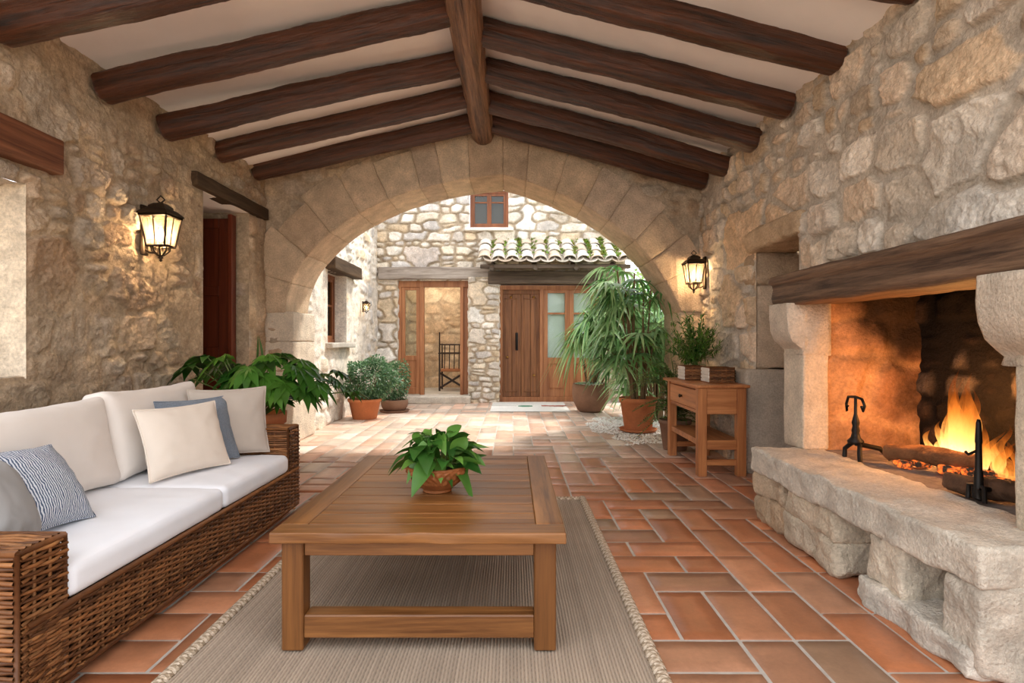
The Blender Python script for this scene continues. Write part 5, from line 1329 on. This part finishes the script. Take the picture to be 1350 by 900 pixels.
def build_fatsia():
    x, y = -2.02, 4.42
    t = thing('potted_plant', 'big leafy plant with drooping lobed leaves in a terracotta pot behind the sofa arm', 'potted plant', (x, y, 0))
    pot(t, x, y, 0.0, 0.25, 0.60, 'terra')
    rng = random.Random(33); lf = MB(); st = MB()
    spots = [(3.05, 0.50, 1.00, 0.30), (3.3, 0.36, 1.04, 0.28), (2.7, 0.40, 0.96, 0.24), (3.0, 0.32, 0.82, 0.26), (3.7, 0.34, 0.80, 0.24), (2.9, 0.58, 0.90, 0.24), (0.0, 0.10, 1.00, 0.27), (0.3, 0.26, 0.98, 0.27), (-0.3, 0.36, 0.94, 0.27),
             (0.0, 0.48, 0.88, 0.25), (-0.5, 0.50, 0.80, 0.23), (-1.2, 0.26, 0.90, 0.26), (-1.6, 0.22, 0.80, 0.25), (-0.9, 0.38, 0.82, 0.24), (4.4, 0.26, 0.88, 0.25), (1.4, 0.22, 1.0, 0.25), (-2.0, 0.14, 0.74, 0.22), (-0.1, 0.60, 0.78, 0.20),
             (-1.0, 0.12, 0.98, 0.25), (0.6, 0.52, 0.9, 0.22), (-0.7, 0.16, 0.74, 0.22), (0.9, 0.34, 0.86, 0.24), (-0.4, 0.24, 0.86, 0.26), (3.4, 0.20, 0.92, 0.25), (0.1, 0.36, 0.74, 0.2), (-1.9, 0.30, 0.94, 0.24)]
    for (an, reach, h, S) in spots + spots:
        an += rng.uniform(-0.3, 0.3); S *= rng.uniform(0.62, 0.82); h += rng.uniform(-0.05, 0.05); reach *= rng.uniform(0.85, 1.1)
        c = np.array([x + 0.10 + reach * math.cos(an), y + reach * math.sin(an) * 0.8, h])
        base = np.array([x + 0.06 * math.cos(an), y + 0.06 * math.sin(an), 0.56])
        mid = base * 0.45 + c * 0.55 + np.array([0, 0, 0.06]); st.tube([base, (base + mid) / 2 + np.array([0, 0, 0.03]), mid, c], 0.005, 6, cap=False)
        tl = rng.uniform(-0.75, -0.1)
        out = np.array([math.cos(an), math.sin(an), tl]); out /= np.linalg.norm(out)
        up = np.array([-tl * math.cos(an) + rng.uniform(-0.3, 0.3), -tl * math.sin(an) + rng.uniform(-0.3, 0.3), 1.0]); up /= np.linalg.norm(up)
        side = np.cross(out, up); side /= np.linalg.norm(side); out = np.cross(up, side)
        g = green(rng, (34, 78, 22), (92, 142, 48))
        for k in range(8):
            b = (k - 3.5) * 0.56 + rng.uniform(-0.06, 0.06)
            d = out * math.cos(b) + side * math.sin(b)
            L = S * (1.0 - 0.09 * abs(k - 3.5)) * rng.uniform(0.85, 1.08)
            lf.leaf(c, d, up, L, L * 0.42, rng.uniform(0.22, 0.6), 0.18, 8, 'lance', g * rng.uniform(0.85, 1.12), 0.14, rng)
    for k in range(2):
        c = np.array([x + 0.04 + 0.05 * k, y - 0.02, 0.98]); st.tube([(x, y, 0.56), (x + 0.02, y, 0.8), c], 0.005, 5, cap=False)
        lf.leaf(c, (0.1 * (1 - 2 * k), -0.1, 1), (1, 0.2, 0), 0.22, 0.06, 0.0, 0.35, 6, 'ovate', green(rng, (60, 110, 40), (120, 165, 70)))
    lf.build('foliage', M['leaf'], t); st.build('stem', M['stem'], t)
build_fatsia()

def build_ball_shrub():
    x, y = -2.2, 8.5
    t = thing('potted_plant', 'round bushy small-leaved shrub in a terracotta pot by the whitewashed wall', 'potted plant', (x, y, 0))
    pot(t, x, y, 0, 0.245, 0.30, 'terra')
    def bush(name_leaf, cx, cy, cz, rx, ry, rz, n, seed, sz=0.035, a=(54, 92, 58), b=(128, 160, 118)):
        rng = random.Random(seed); lf = MB()
        for k in range(n):
            v = np.array([rng.gauss(0, 1) for _ in range(3)]); v /= np.linalg.norm(v); rr = rng.uniform(0.45, 1.0) ** 0.5
            bump = 1 + 0.25 * math.sin(v[0] * 5 + seed) * math.cos(v[2] * 4 + v[1] * 3)
            p = np.array([cx + v[0] * rx * rr * bump, cy + v[1] * ry * rr * bump, cz + v[2] * rz * rr * bump])
            d = v + np.array([rng.uniform(-1, 1) for _ in range(3)]) * 0.8
            lf.leaf(p, d, (rng.uniform(-1, 1), rng.uniform(-1, 1), 1), sz * rng.uniform(0.7, 1.3), sz * 0.6, 0.2, 0.15, 2, 'ovate', green(rng, a, b))
        return lf
    lf = bush('foliage', x + 0.06, y + 0.03, 0.60, 0.38, 0.34, 0.30, 5200, 3, 0.045)
    for V in lf.V: V[:, 0] = np.maximum(V[:, 0], -2.46)
    lf.build('foliage', M['leaf'], t)
    rng = random.Random(2); st = MB()
    for k in range(10):
        an = k * 0.63; st.tube([(x + 0.05 * math.cos(an), y + 0.05 * math.sin(an), 0.26), (x + 0.12 * math.cos(an), y + 0.12 * math.sin(an), 0.42), (x + 0.25 * math.cos(an), y + 0.25 * math.sin(an), 0.6 + 0.1 * math.sin(k))], 0.006, 5, cap=False)
    st.build('stem', M['cane'], t)
    x2, y2 = -1.93, 9.35
    t2 = thing('potted_plant', 'small grey-green shrub in a dark shallow pot beside the doorway step', 'potted plant', (x2, y2, 0))
    pot(t2, x2, y2, 0, 0.22, 0.2, 'terra_brown', 'bowl', saucer=0.25)
    bush('foliage', x2, y2, 0.52, 0.24, 0.24, 0.32, 2200, 8, 0.042).build('foliage', M['leaf'], t2)
    return bush
bush = build_ball_shrub()

def strap_head(lf, c, rng, n, L, W, a, b, spread=1.0, droop=(0.5, 1.0)):
    for k in range(n):
        an = rng.uniform(0, 2 * PI); el = rng.uniform(-0.1, 1.3) * spread
        d = (math.cos(an) * math.cos(el), math.sin(an) * math.cos(el), math.sin(el))
        lf.leaf(c + np.array([0, 0, rng.uniform(-0.06, 0.06)]), d, (0, 0, 1) if el < 1.2 else (math.cos(an), math.sin(an), 0.2), L * rng.uniform(0.7, 1.15), W * rng.uniform(0.8, 1.2), rng.uniform(*droop), 0.15, 8, 'strap', green(rng, a, b))

def build_palms():
    # brown bowl pot with drooping strap leaves
    x, y = 1.29, 9.35
    t = thing('potted_plant', 'strap-leaved drooping plant in a brown rounded clay pot before the glazed door', 'potted plant', (x, y, 0))
    pot(t, x, y, 0.0, 0.30, 0.46, 'terra_brown', 'bowl')
    rng = random.Random(9); lf = MB(); st = MB()
    for (dx, dy, h) in ((0.0, 0, 1.45), (0.14, 0.05, 1.75), (-0.1, 0.05, 1.15), (0.06, -0.15, 1.25), (0.2, 0.1, 1.5), (0.3, -0.1, 1.3)):
        top = np.array([x + dx * 1.8, y + dy, h]); st.tube([(x + dx * 0.5, y + dy * 0.5, 0.4), (x + dx, y + dy, (0.4 + h) / 2), top], 0.018, 8, cap=False)
        strap_head(lf, top, rng, 85, 0.66, 0.046, (70, 118, 56), (176, 206, 138), 1.0, (0.6, 1.3))
    lf.build('foliage', M['leaf'], t); st.build('stem', M['cane'], t)
    w = MB()
    for k in range(60):
        an = rng.uniform(0, 2 * PI); r_ = rng.uniform(0, 0.2); w.leaf((x + r_ * math.cos(an), y - 0.1 + r_ * math.sin(an), 0.44), (math.cos(an), math.sin(an), 0.9), (0, 0, 1), 0.16, 0.06, 0.5, 0.2, 4, 'ovate', np.array(rgb(150 + rng.randrange(70), 176 + rng.randrange(50), 140 + rng.randrange(70))))
    w.build('underplanting', M['leaf'], t)
    # terracotta pot with tall fan-leaved canes
    x, y = 1.60, 7.22
    t = thing('potted_palm', 'tall fan-leaved palm in a terracotta pot on the white gravel', 'potted palm', (x, y, 0))
    pot(t, x, y, 0.02, 0.235, 0.42, 'terra', 'taper', saucer=0.24)
    fan_palm(t, x, y, 0.4, 22, 33, 1.0)
    # the same kind of palm growing out of the gravel behind
    x, y = 2.12, 8.35
    t = thing('garden_palm', 'taller fan-leaved palm growing by the low garden wall behind the terracotta pot', 'palm', (x, y, 0))
    fan_palm(t, x, y, 0.0, 30, 47, 1.15)
def fan_palm(t, x, y, z0, n, seed, k):
    rng = random.Random(seed); lf = MB(); st = MB()
    for i in range(n):
        an = rng.uniform(0, 2 * PI); lean = rng.uniform(0.03, 0.30); h = rng.uniform(0.45, 1.66) * k
        b = np.array([x + 0.08 * math.cos(an), y + 0.08 * math.sin(an), z0]); top = np.array([x + lean * math.cos(an), y + lean * math.sin(an), z0 + h])
        st.tube([b, b * 0.5 + top * 0.5 + np.array([0, 0, 0.05]), top], 0.011, 6, cap=False)
        for f in range(5):
            a2 = an + rng.uniform(-1.6, 1.6); zz = rng.uniform(-0.3, 0.02)
            p = top + np.array([0, 0, zz]); d = np.array([math.cos(a2), math.sin(a2), rng.uniform(0.2, 0.8)]); L = rng.uniform(0.12, 0.26) * k
            q = p + d * L; st.tube([p, (p + q) / 2 + np.array([0, 0, 0.02]), q], 0.004, 5, cap=False)
            out = np.array([math.cos(a2), math.sin(a2), -0.1]); sd = np.array([-math.sin(a2), math.cos(a2), 0]); up = np.array([0.3 * math.cos(a2), 0.3 * math.sin(a2), 1])
            m = 10; g = green(rng, (74, 124, 62), (184, 212, 156))
            for j in range(m):
                b_ = (j - (m - 1) / 2) * 0.34
                dd = out * math.cos(b_) + sd * math.sin(b_) + np.array([0, 0, 0.15])
                lf.leaf(q, dd, up, rng.uniform(0.26, 0.44) * k, 0.042 * k, rng.uniform(0.4, 1.1), 0.15, 6, 'strap', g * rng.uniform(0.9, 1.12))
    lf.build('foliage', M['leaf'], t); st.build('cane', M['cane'], t)
build_palms()

def build_fern():
    x, y = 1.74, 6.08
    t = thing('potted_fern', 'dark feathery fern in a grey-brown pot behind the console table', 'potted fern', (x, y, 0))
    pot(t, x, y, 0, 0.17, 0.32, 'terra_brown', 'taper')
    rng = random.Random(6); lf = MB(); st = MB()
    def clamp():
        for q in (lf, st):
            for V in q.V: V[:, 0] = np.where(V[:, 0] > 1.95, 1.95 + 0.1 * (1 - np.exp(-(V[:, 0] - 1.95) / 0.1)), V[:, 0]); V[:, 1] = np.where(V[:, 1] > 6.2, 6.2 + 0.1 * (1 - np.exp(-(V[:, 1] - 6.2) / 0.1)), V[:, 1]); V[:, 1] = np.where((V[:, 2] < 0.84) & (V[:, 1] < 5.91), 5.91, V[:, 1])
    def frond(b, d, L, droop, a, bb):
        n = 22
        for k in range(n):
            f = (k + 2) / (n + 2); p = b + d * L * f + np.array([0, 0, -droop * L * f * f])
            for s in (-1, 1):
                sd = np.cross(d, (0, 0, 1)); sd /= np.linalg.norm(sd) + 1e-9
                lf.leaf(p, sd * s + d * 0.6 + np.array([0, 0, rng.uniform(-0.2, 0.3)]), (0, 0, 1), 0.10 * (1 - f * 0.7), 0.016, 0.3, 0.1, 3, 'lance', green(rng, a, bb))
        st.tube([b, b + d * L * 0.5 + np.array([0, 0, -droop * L * 0.25]), b + d * L + np.array([0, 0, -droop * L])], 0.0035, 5, cap=False)
    for i in range(80):
        an = rng.uniform(0, 2 * PI); el = rng.uniform(0.1, 1.35); d = np.array([math.cos(an) * math.cos(el) * 0.8, math.sin(an) * math.cos(el) * 0.6, math.sin(el)])
        frond(np.array([x, y, 0.3 + rng.uniform(0, 0.5)]), d, rng.uniform(0.45, 0.8), rng.uniform(0.25, 0.7), (34, 74, 24), (92, 134, 56))
    clamp()
    lf.build('foliage', M['leaf'], t); st.build('stem', M['stem'], t)
build_fern()

def garden_trees():
    spec = [(4.5, 10.0, 1.7, 1.0, 1.2, 1.6, 2600, 'dense bright green shrub growing beyond the low garden wall', (110, 150, 70), (200, 220, 150)),
            (4.0, 13.4, 1.9, 1.1, 1.0, 1.9, 2600, 'pale green tree growing past the corner of the stone house', (130, 165, 90), (215, 230, 170)),
            (5.0, 7.0, 1.5, 1.2, 1.2, 1.5, 2200, 'leafy green bush growing outside the garden wall near the arch', (90, 130, 60), (170, 200, 120))]
    for i, (x, y, z, rx, ry, rz, n, lab, a, b) in enumerate(spec):
        t = thing('garden_shrub', lab, 'shrub', (x, y, 0))
        bush('foliage', x, y, z, rx, ry, rz, n, 20 + i, 0.16, a, b).build('foliage', M['leaf'], t)
        s = MB()
        for k in range(4): s.tube([(x, y, 0), (x + 0.2 * math.cos(k * 1.6), y + 0.2 * math.sin(k * 1.6), z * 0.6), (x + 0.6 * math.cos(k * 1.6), y + 0.6 * math.sin(k * 1.6), z)], [0.05, 0.04, 0.02], 8, cap=False)
        s.build('trunk', M['cane'], t)
garden_trees()

# white gravel patch
rng = random.Random(14); mb = MB()
ico = [(0, 0, 1), (0.9, 0, 0.2), (0.28, 0.85, 0.2), (-0.73, 0.53, 0.2), (-0.73, -0.53, 0.2), (0.28, -0.85, 0.2), (0, 0, -0.4)]
fc = np.array([(0, 1, 2), (0, 2, 3), (0, 3, 4), (0, 4, 5), (0, 5, 1), (6, 2, 1), (6, 3, 2), (6, 4, 3), (6, 5, 4), (6, 1, 5)])
for k in range(4200):
    x = rng.uniform(1.02, 2.58); y = rng.uniform(6.25, 8.6)
    if x > 1.86 and y < 7.12: continue
    edge = 1.12 + 0.16 * math.sin(y * 3.1) + 0.08 * math.sin(y * 11)
    if x < edge or y < 6.32 + 0.08 * math.sin(x * 9): continue
    s = rng.uniform(0.010, 0.022); a = rng.random() * 6; ca, sa = math.cos(a) * s, math.sin(a) * s
    V = np.array([(p[0] * ca - p[1] * sa, p[0] * sa + p[1] * ca, p[2] * s * 0.7) for p in ico]) + np.array([x, y, 0.004])
    mb.add(V, fc, np.array(rgb(232, 228, 220)) * rng.uniform(0.8, 1.05))
tag(mb.build('gravel', M['gravel'], smooth=False), 'patch of white gravel around the terracotta palm pot', 'gravel', kind='stuff')

# door mat
def build_mat():
    t = thing('door_mat', 'white woven mat with green and red stripes before the plank door', 'door mat', (0.33, 10.0, 0))
    us = np.linspace(-0.36, 0.96, 90); vs = np.linspace(9.28, 10.68, 60); U, V = np.meshgrid(us, vs, indexing='ij')
    K = np.ones(U.shape + (3,)) * np.array(rgb(226, 224, 218))
    def put(m, c): K[m] = np.array(rgb(*c))
    f = (V - 9.28) / 1.4
    nz = fbm(U * 9, V * 9, None, 4, 3)
    put((np.abs(f - 0.55 + nz * 0.08) < 0.07) & (U > 0.10) & (U < 0.36), (86, 138, 108)); put((np.abs(f - 0.58 + nz * 0.1) < 0.08) & (U > 0.52) & (U < 0.98), (170, 112, 96)); put((np.abs(f - 0.58) < 0.03) & (U < 0.08), (178, 174, 166)); put((f > 0.8) & (f < 0.86), (206, 204, 198))
    mb = MB(); mb.grid(np.stack([U, V, 0.010 + 0.003 * fbm(U * 14, V * 14, None, 5, 3)], -1), K); mb.build('woven_field', M['mat'], t)
    mb = MB(); mb.bx(-0.355, 0.955, 9.285, 10.675, 0.001, 0.008, 0.001, col=rgb(214, 210, 202)); mb.build('mat_backing', M['mat'], t, smooth=False)
build_mat()

# ================================================================= CONSOLE TABLE
def build_console():
    t = thing('console_table', 'honey-brown wooden console table with one drawer and a lower shelf by the stone wall', 'console table', (1.78, 5.32, 0))
    x0, x1, y0, y1, H = 1.585, 1.995, 4.84, 5.80, 0.78; L = 0.075
    mb = MB(); mb.rblock(c=((x0 + x1) / 2, (y0 + y1) / 2 + 0.03, H - 0.0125), s=(x1 - x0 + 0.05, y1 - y0 + 0.10, 0.026), seg=(8, 24, 2), r=0.006, amp=0.003, freq=5, seed=3); mb.build('tabletop', M['cons_y'], t)
    for xa in (x0, x1 - L):
        for ya in (y0, y1 - L):
            b = MB(); b.bx(xa, xa + L, ya, ya + L, 0, H - 0.026, 0.004); b.build('leg', M['cons_z'], t, smooth=False)
    zt = H - 0.026; za = zt - 0.225
    for ya in (y0 + 0.014, y1 - 0.036):
        b = MB(); b.bx(x0 + L, x1 - L, ya, ya + 0.022, za, zt, 0.003); b.build('apron', M['cons_x'], t, smooth=False)
    b = MB(); b.bx(x1 - 0.036, x1 - 0.014, y0 + L, y1 - L, za, zt, 0.003); b.build('apron', M['cons_y'], t, smooth=False)
    b = MB(); b.bx(x0 + 0.012, x0 + 0.03, y0 + L, y1 - L, za, za + 0.03, 0.003); b.bx(x0 + 0.012, x0 + 0.03, y0 + L, y1 - L, zt - 0.02, zt, 0.003); b.build('drawer_rail', M['cons_y'], t, smooth=False)
    b = MB(); b.bx(x0 + 0.004, x0 + 0.024, y0 + L + 0.006, y1 - L - 0.006, za + 0.034, zt - 0.024, 0.005); dr = b.build('drawer', M['cons_y'], t, smooth=False)
    k = MB(); yk = (y0 + y1) / 2; k.lathe([(0.001, 0.0), (0.012, 0.0), (0.009, 0.01), (0.018, 0.022), (0.014, 0.032), (0.001, 0.034)], (0, 0, 0), 14)
    V = k.V[0]; k.V[0] = np.stack([-V[:, 2], V[:, 0], V[:, 1]], 1) + np.array([x0 + 0.006, yk, za + 0.115]); k.build('knob', M['bronze'], dr)
    b = MB(); b.bx(x0 + 0.02, x1 - 0.02, y0 + 0.02, y1 - 0.02, 0.275, 0.3, 0.003); b.build('shelf', M['cons_y'], t, smooth=False)
    for (xa, xb, ya, yb, z0, z1) in ((x0 + L, x1 - L, y0 + 0.016, y0 + 0.04, 0.225, 0.305), (x0 + 0.016, x0 + 0.04, y0 + L, y1 - L, 0.255, 0.305), (x0 + L, x1 - L, y0 + 0.02, y0 + 0.055, 0.09, 0.14), (x0 + L, x1 - L, y1 - 0.055, y1 - 0.02, 0.09, 0.14)):
        b = MB(); b.bx(xa, xb, ya, yb, z0, z1, 0.003); b.build('stretcher', M['cons_x'], t, smooth=False)
build_console()

def basket(label, x, y, w, d, h, seed):
    z = 0.783
    t = thing('woven_basket', label, 'basket', (x, y, z), 'baskets on the console table')
    rng = random.Random(seed); mb = MB()
    wicker_panel(mb, (x - w / 2, y - d / 2, z), X, Z, NY, w, h, rng, row=0.0125, stake=0.035, r=0.0065, amp=0.005)
    wicker_panel(mb, (x + w / 2, y - d / 2, z), Y, Z, X, d, h, rng, row=0.0125, stake=0.035, r=0.0065, amp=0.005)
    wicker_panel(mb, (x - w / 2, y + d / 2, z), X, Z, Y, w, h, rng, row=0.0125, stake=0.035, r=0.0065, amp=0.005)
    mb.build('woven_side', M['wicker'], t)
    mb = MB(); mb.bx(x - w / 2 - 0.006, x - w / 2 + 0.008, y - d / 2, y + d / 2, z + 0.001, z + h, 0.003)  # white end board: daylight on this side painted in as colour
    for k in range(4): mb.bx(x - w / 2 - 0.012, x - w / 2, y - d / 2 - 0.004, y + d / 2 + 0.004, z + h * (k + 0.12) / 4, z + h * (k + 0.88) / 4, 0.003)
    o = mb.build('daylit_end', M['daylit_white'], t, smooth=False); o['label'] = 'end with daylight painted on in white'
    mb = MB(); mb.bx(x - w / 2 + 0.01, x + w / 2 - 0.01, y - d / 2 + 0.01, y + d / 2 - 0.01, z + 0.002, z + h - 0.02, 0.004); mb.build('lining', M['wicker_back'], t, smooth=False)
    mb = MB(); mb.tube([(x - w / 2, y - d / 2, z + h), (x + w / 2, y - d / 2, z + h), (x + w / 2, y + d / 2, z + h), (x - w / 2, y + d / 2, z + h), (x - w / 2, y - d / 2, z + h)], 0.008, 6, col=WCOL[0]); mb.build('rim', M['wicker'], t)
basket('wider woven basket with daylight painted on its white end, close to the wall on the console table', 1.875, 5.18, 0.22, 0.2, 0.13, 1)
basket('narrower woven basket with daylight painted on its white end, behind the wider one on the console table', 1.735, 5.52, 0.17, 0.2, 0.13, 2)

def conifer():
    x, y, z = 1.84, 5.72, 0.783
    t = thing('potted_conifer', 'feathery green conifer sprig plant standing behind the baskets on the console table', 'potted plant', (x, y, z))
    pot(t, x, y, z, 0.075, 0.12, 'terra_brown', 'taper', n=24)
    rng = random.Random(16); lf = MB(); st = MB()
    for i in range(80):
        an = rng.uniform(0, 2 * PI); el = rng.uniform(0.3, 1.5); L = rng.uniform(0.22, 0.50)
        d = np.array([math.cos(an) * math.cos(el), math.sin(an) * math.cos(el), math.sin(el)]); b = np.array([x, y, z + 0.11 + rng.uniform(0, 0.1)])
        st.tube([b, b + d * L * 0.5, b + d * L], 0.003, 5, cap=False)
        for k in range(26):
            f = rng.uniform(0.15, 1); p = b + d * L * f; v = np.array([rng.gauss(0, 1) for _ in range(3)]) + d
            p2 = p + 0 * v
            lf.leaf(p2, v, (0.1, 0.2, 1), 0.07, 0.017, 0.2, 0.1, 2, 'lance', green(rng, (40, 84, 26), (112, 150, 60)))
    for q in (lf, st):
        for V in q.V: V[:, 0] = np.where(V[:, 0] > 1.95, 1.95 + 0.1 * (1 - np.exp(-(V[:, 0] - 1.95) / 0.1)), V[:, 0])
    lf.build('foliage', M['leaf'], t); st.build('stem', M['stem'], t)
conifer()

# ================================================================= LIGHT, CAMERA, WORLD
def point(name, loc, col, watts, rad):
    l = bpy.data.lights.new(name, 'POINT'); l.color = col; l.energy = watts; l.shadow_soft_size = rad
    o = bpy.data.objects.new(name, l); o.location = loc; C.objects.link(o)
point('lantern_light', (LX1, 4.22, 1.95), (1.0, 0.70, 0.40), 55, 0.03)
point('lantern_light', (LX2, 6.17, 1.87), (1.0, 0.70, 0.40), 38, 0.03)
point('fire_light', (2.33, 2.98, 0.80), (1.0, 0.42, 0.12), 36, 0.12)
point('lantern_light', (-2.53 + 0.07, 9.62, 1.72), (1.0, 0.70, 0.40), 5, 0.015)
point('house_room_added_light', (-1.6, 11.9, 2.5), (1.0, 0.92, 0.80), 26, 0.12)  # unseen lamp, added to light the room behind the open doorway
s = bpy.data.lights.new('sun', 'SUN'); s.energy = 4.8; s.angle = math.radians(7); s.color = (1.0, 0.95, 0.86)
so = bpy.data.objects.new('sun', s); C.objects.link(so)
so.rotation_euler = Vector((0.42, 0.34, 0.84)).to_track_quat('Z', 'Y').to_euler()

w = bpy.data.worlds.new('sky'); bpy.context.scene.world = w; w.use_nodes = True
nt = w.node_tree; nt.nodes.clear()
ow = nt.nodes.new('ShaderNodeOutputWorld'); bg = nt.nodes.new('ShaderNodeBackground')
bg.inputs[0].default_value = (0.96, 0.97, 1.0, 1); bg.inputs[1].default_value = 2.9
nt.links.new(bg.outputs[0], ow.inputs[0])

cam = bpy.data.cameras.new('camera'); cam.sensor_width = 36; cam.lens = 20.0; cam.clip_start = 0.05
co = bpy.data.objects.new('camera', cam); co.location = (0, 0, 1.15); co.rotation_euler = (PI / 2, 0, 0); C.objects.link(co)
sc = bpy.context.scene; sc.camera = co
vs_ = sc.view_settings; vs_.view_transform = 'Standard'; vs_.look = 'None'; vs_.exposure = 0.0; vs_.gamma = 1.0; vs_.use_curve_mapping = False
sc.cycles.use_denoising = True; sc.cycles.max_bounces = 8; sc.cycles.diffuse_bounces = 5; sc.cycles.transparent_max_bounces = 24
sc.cycles.sample_clamp_indirect = 6.0
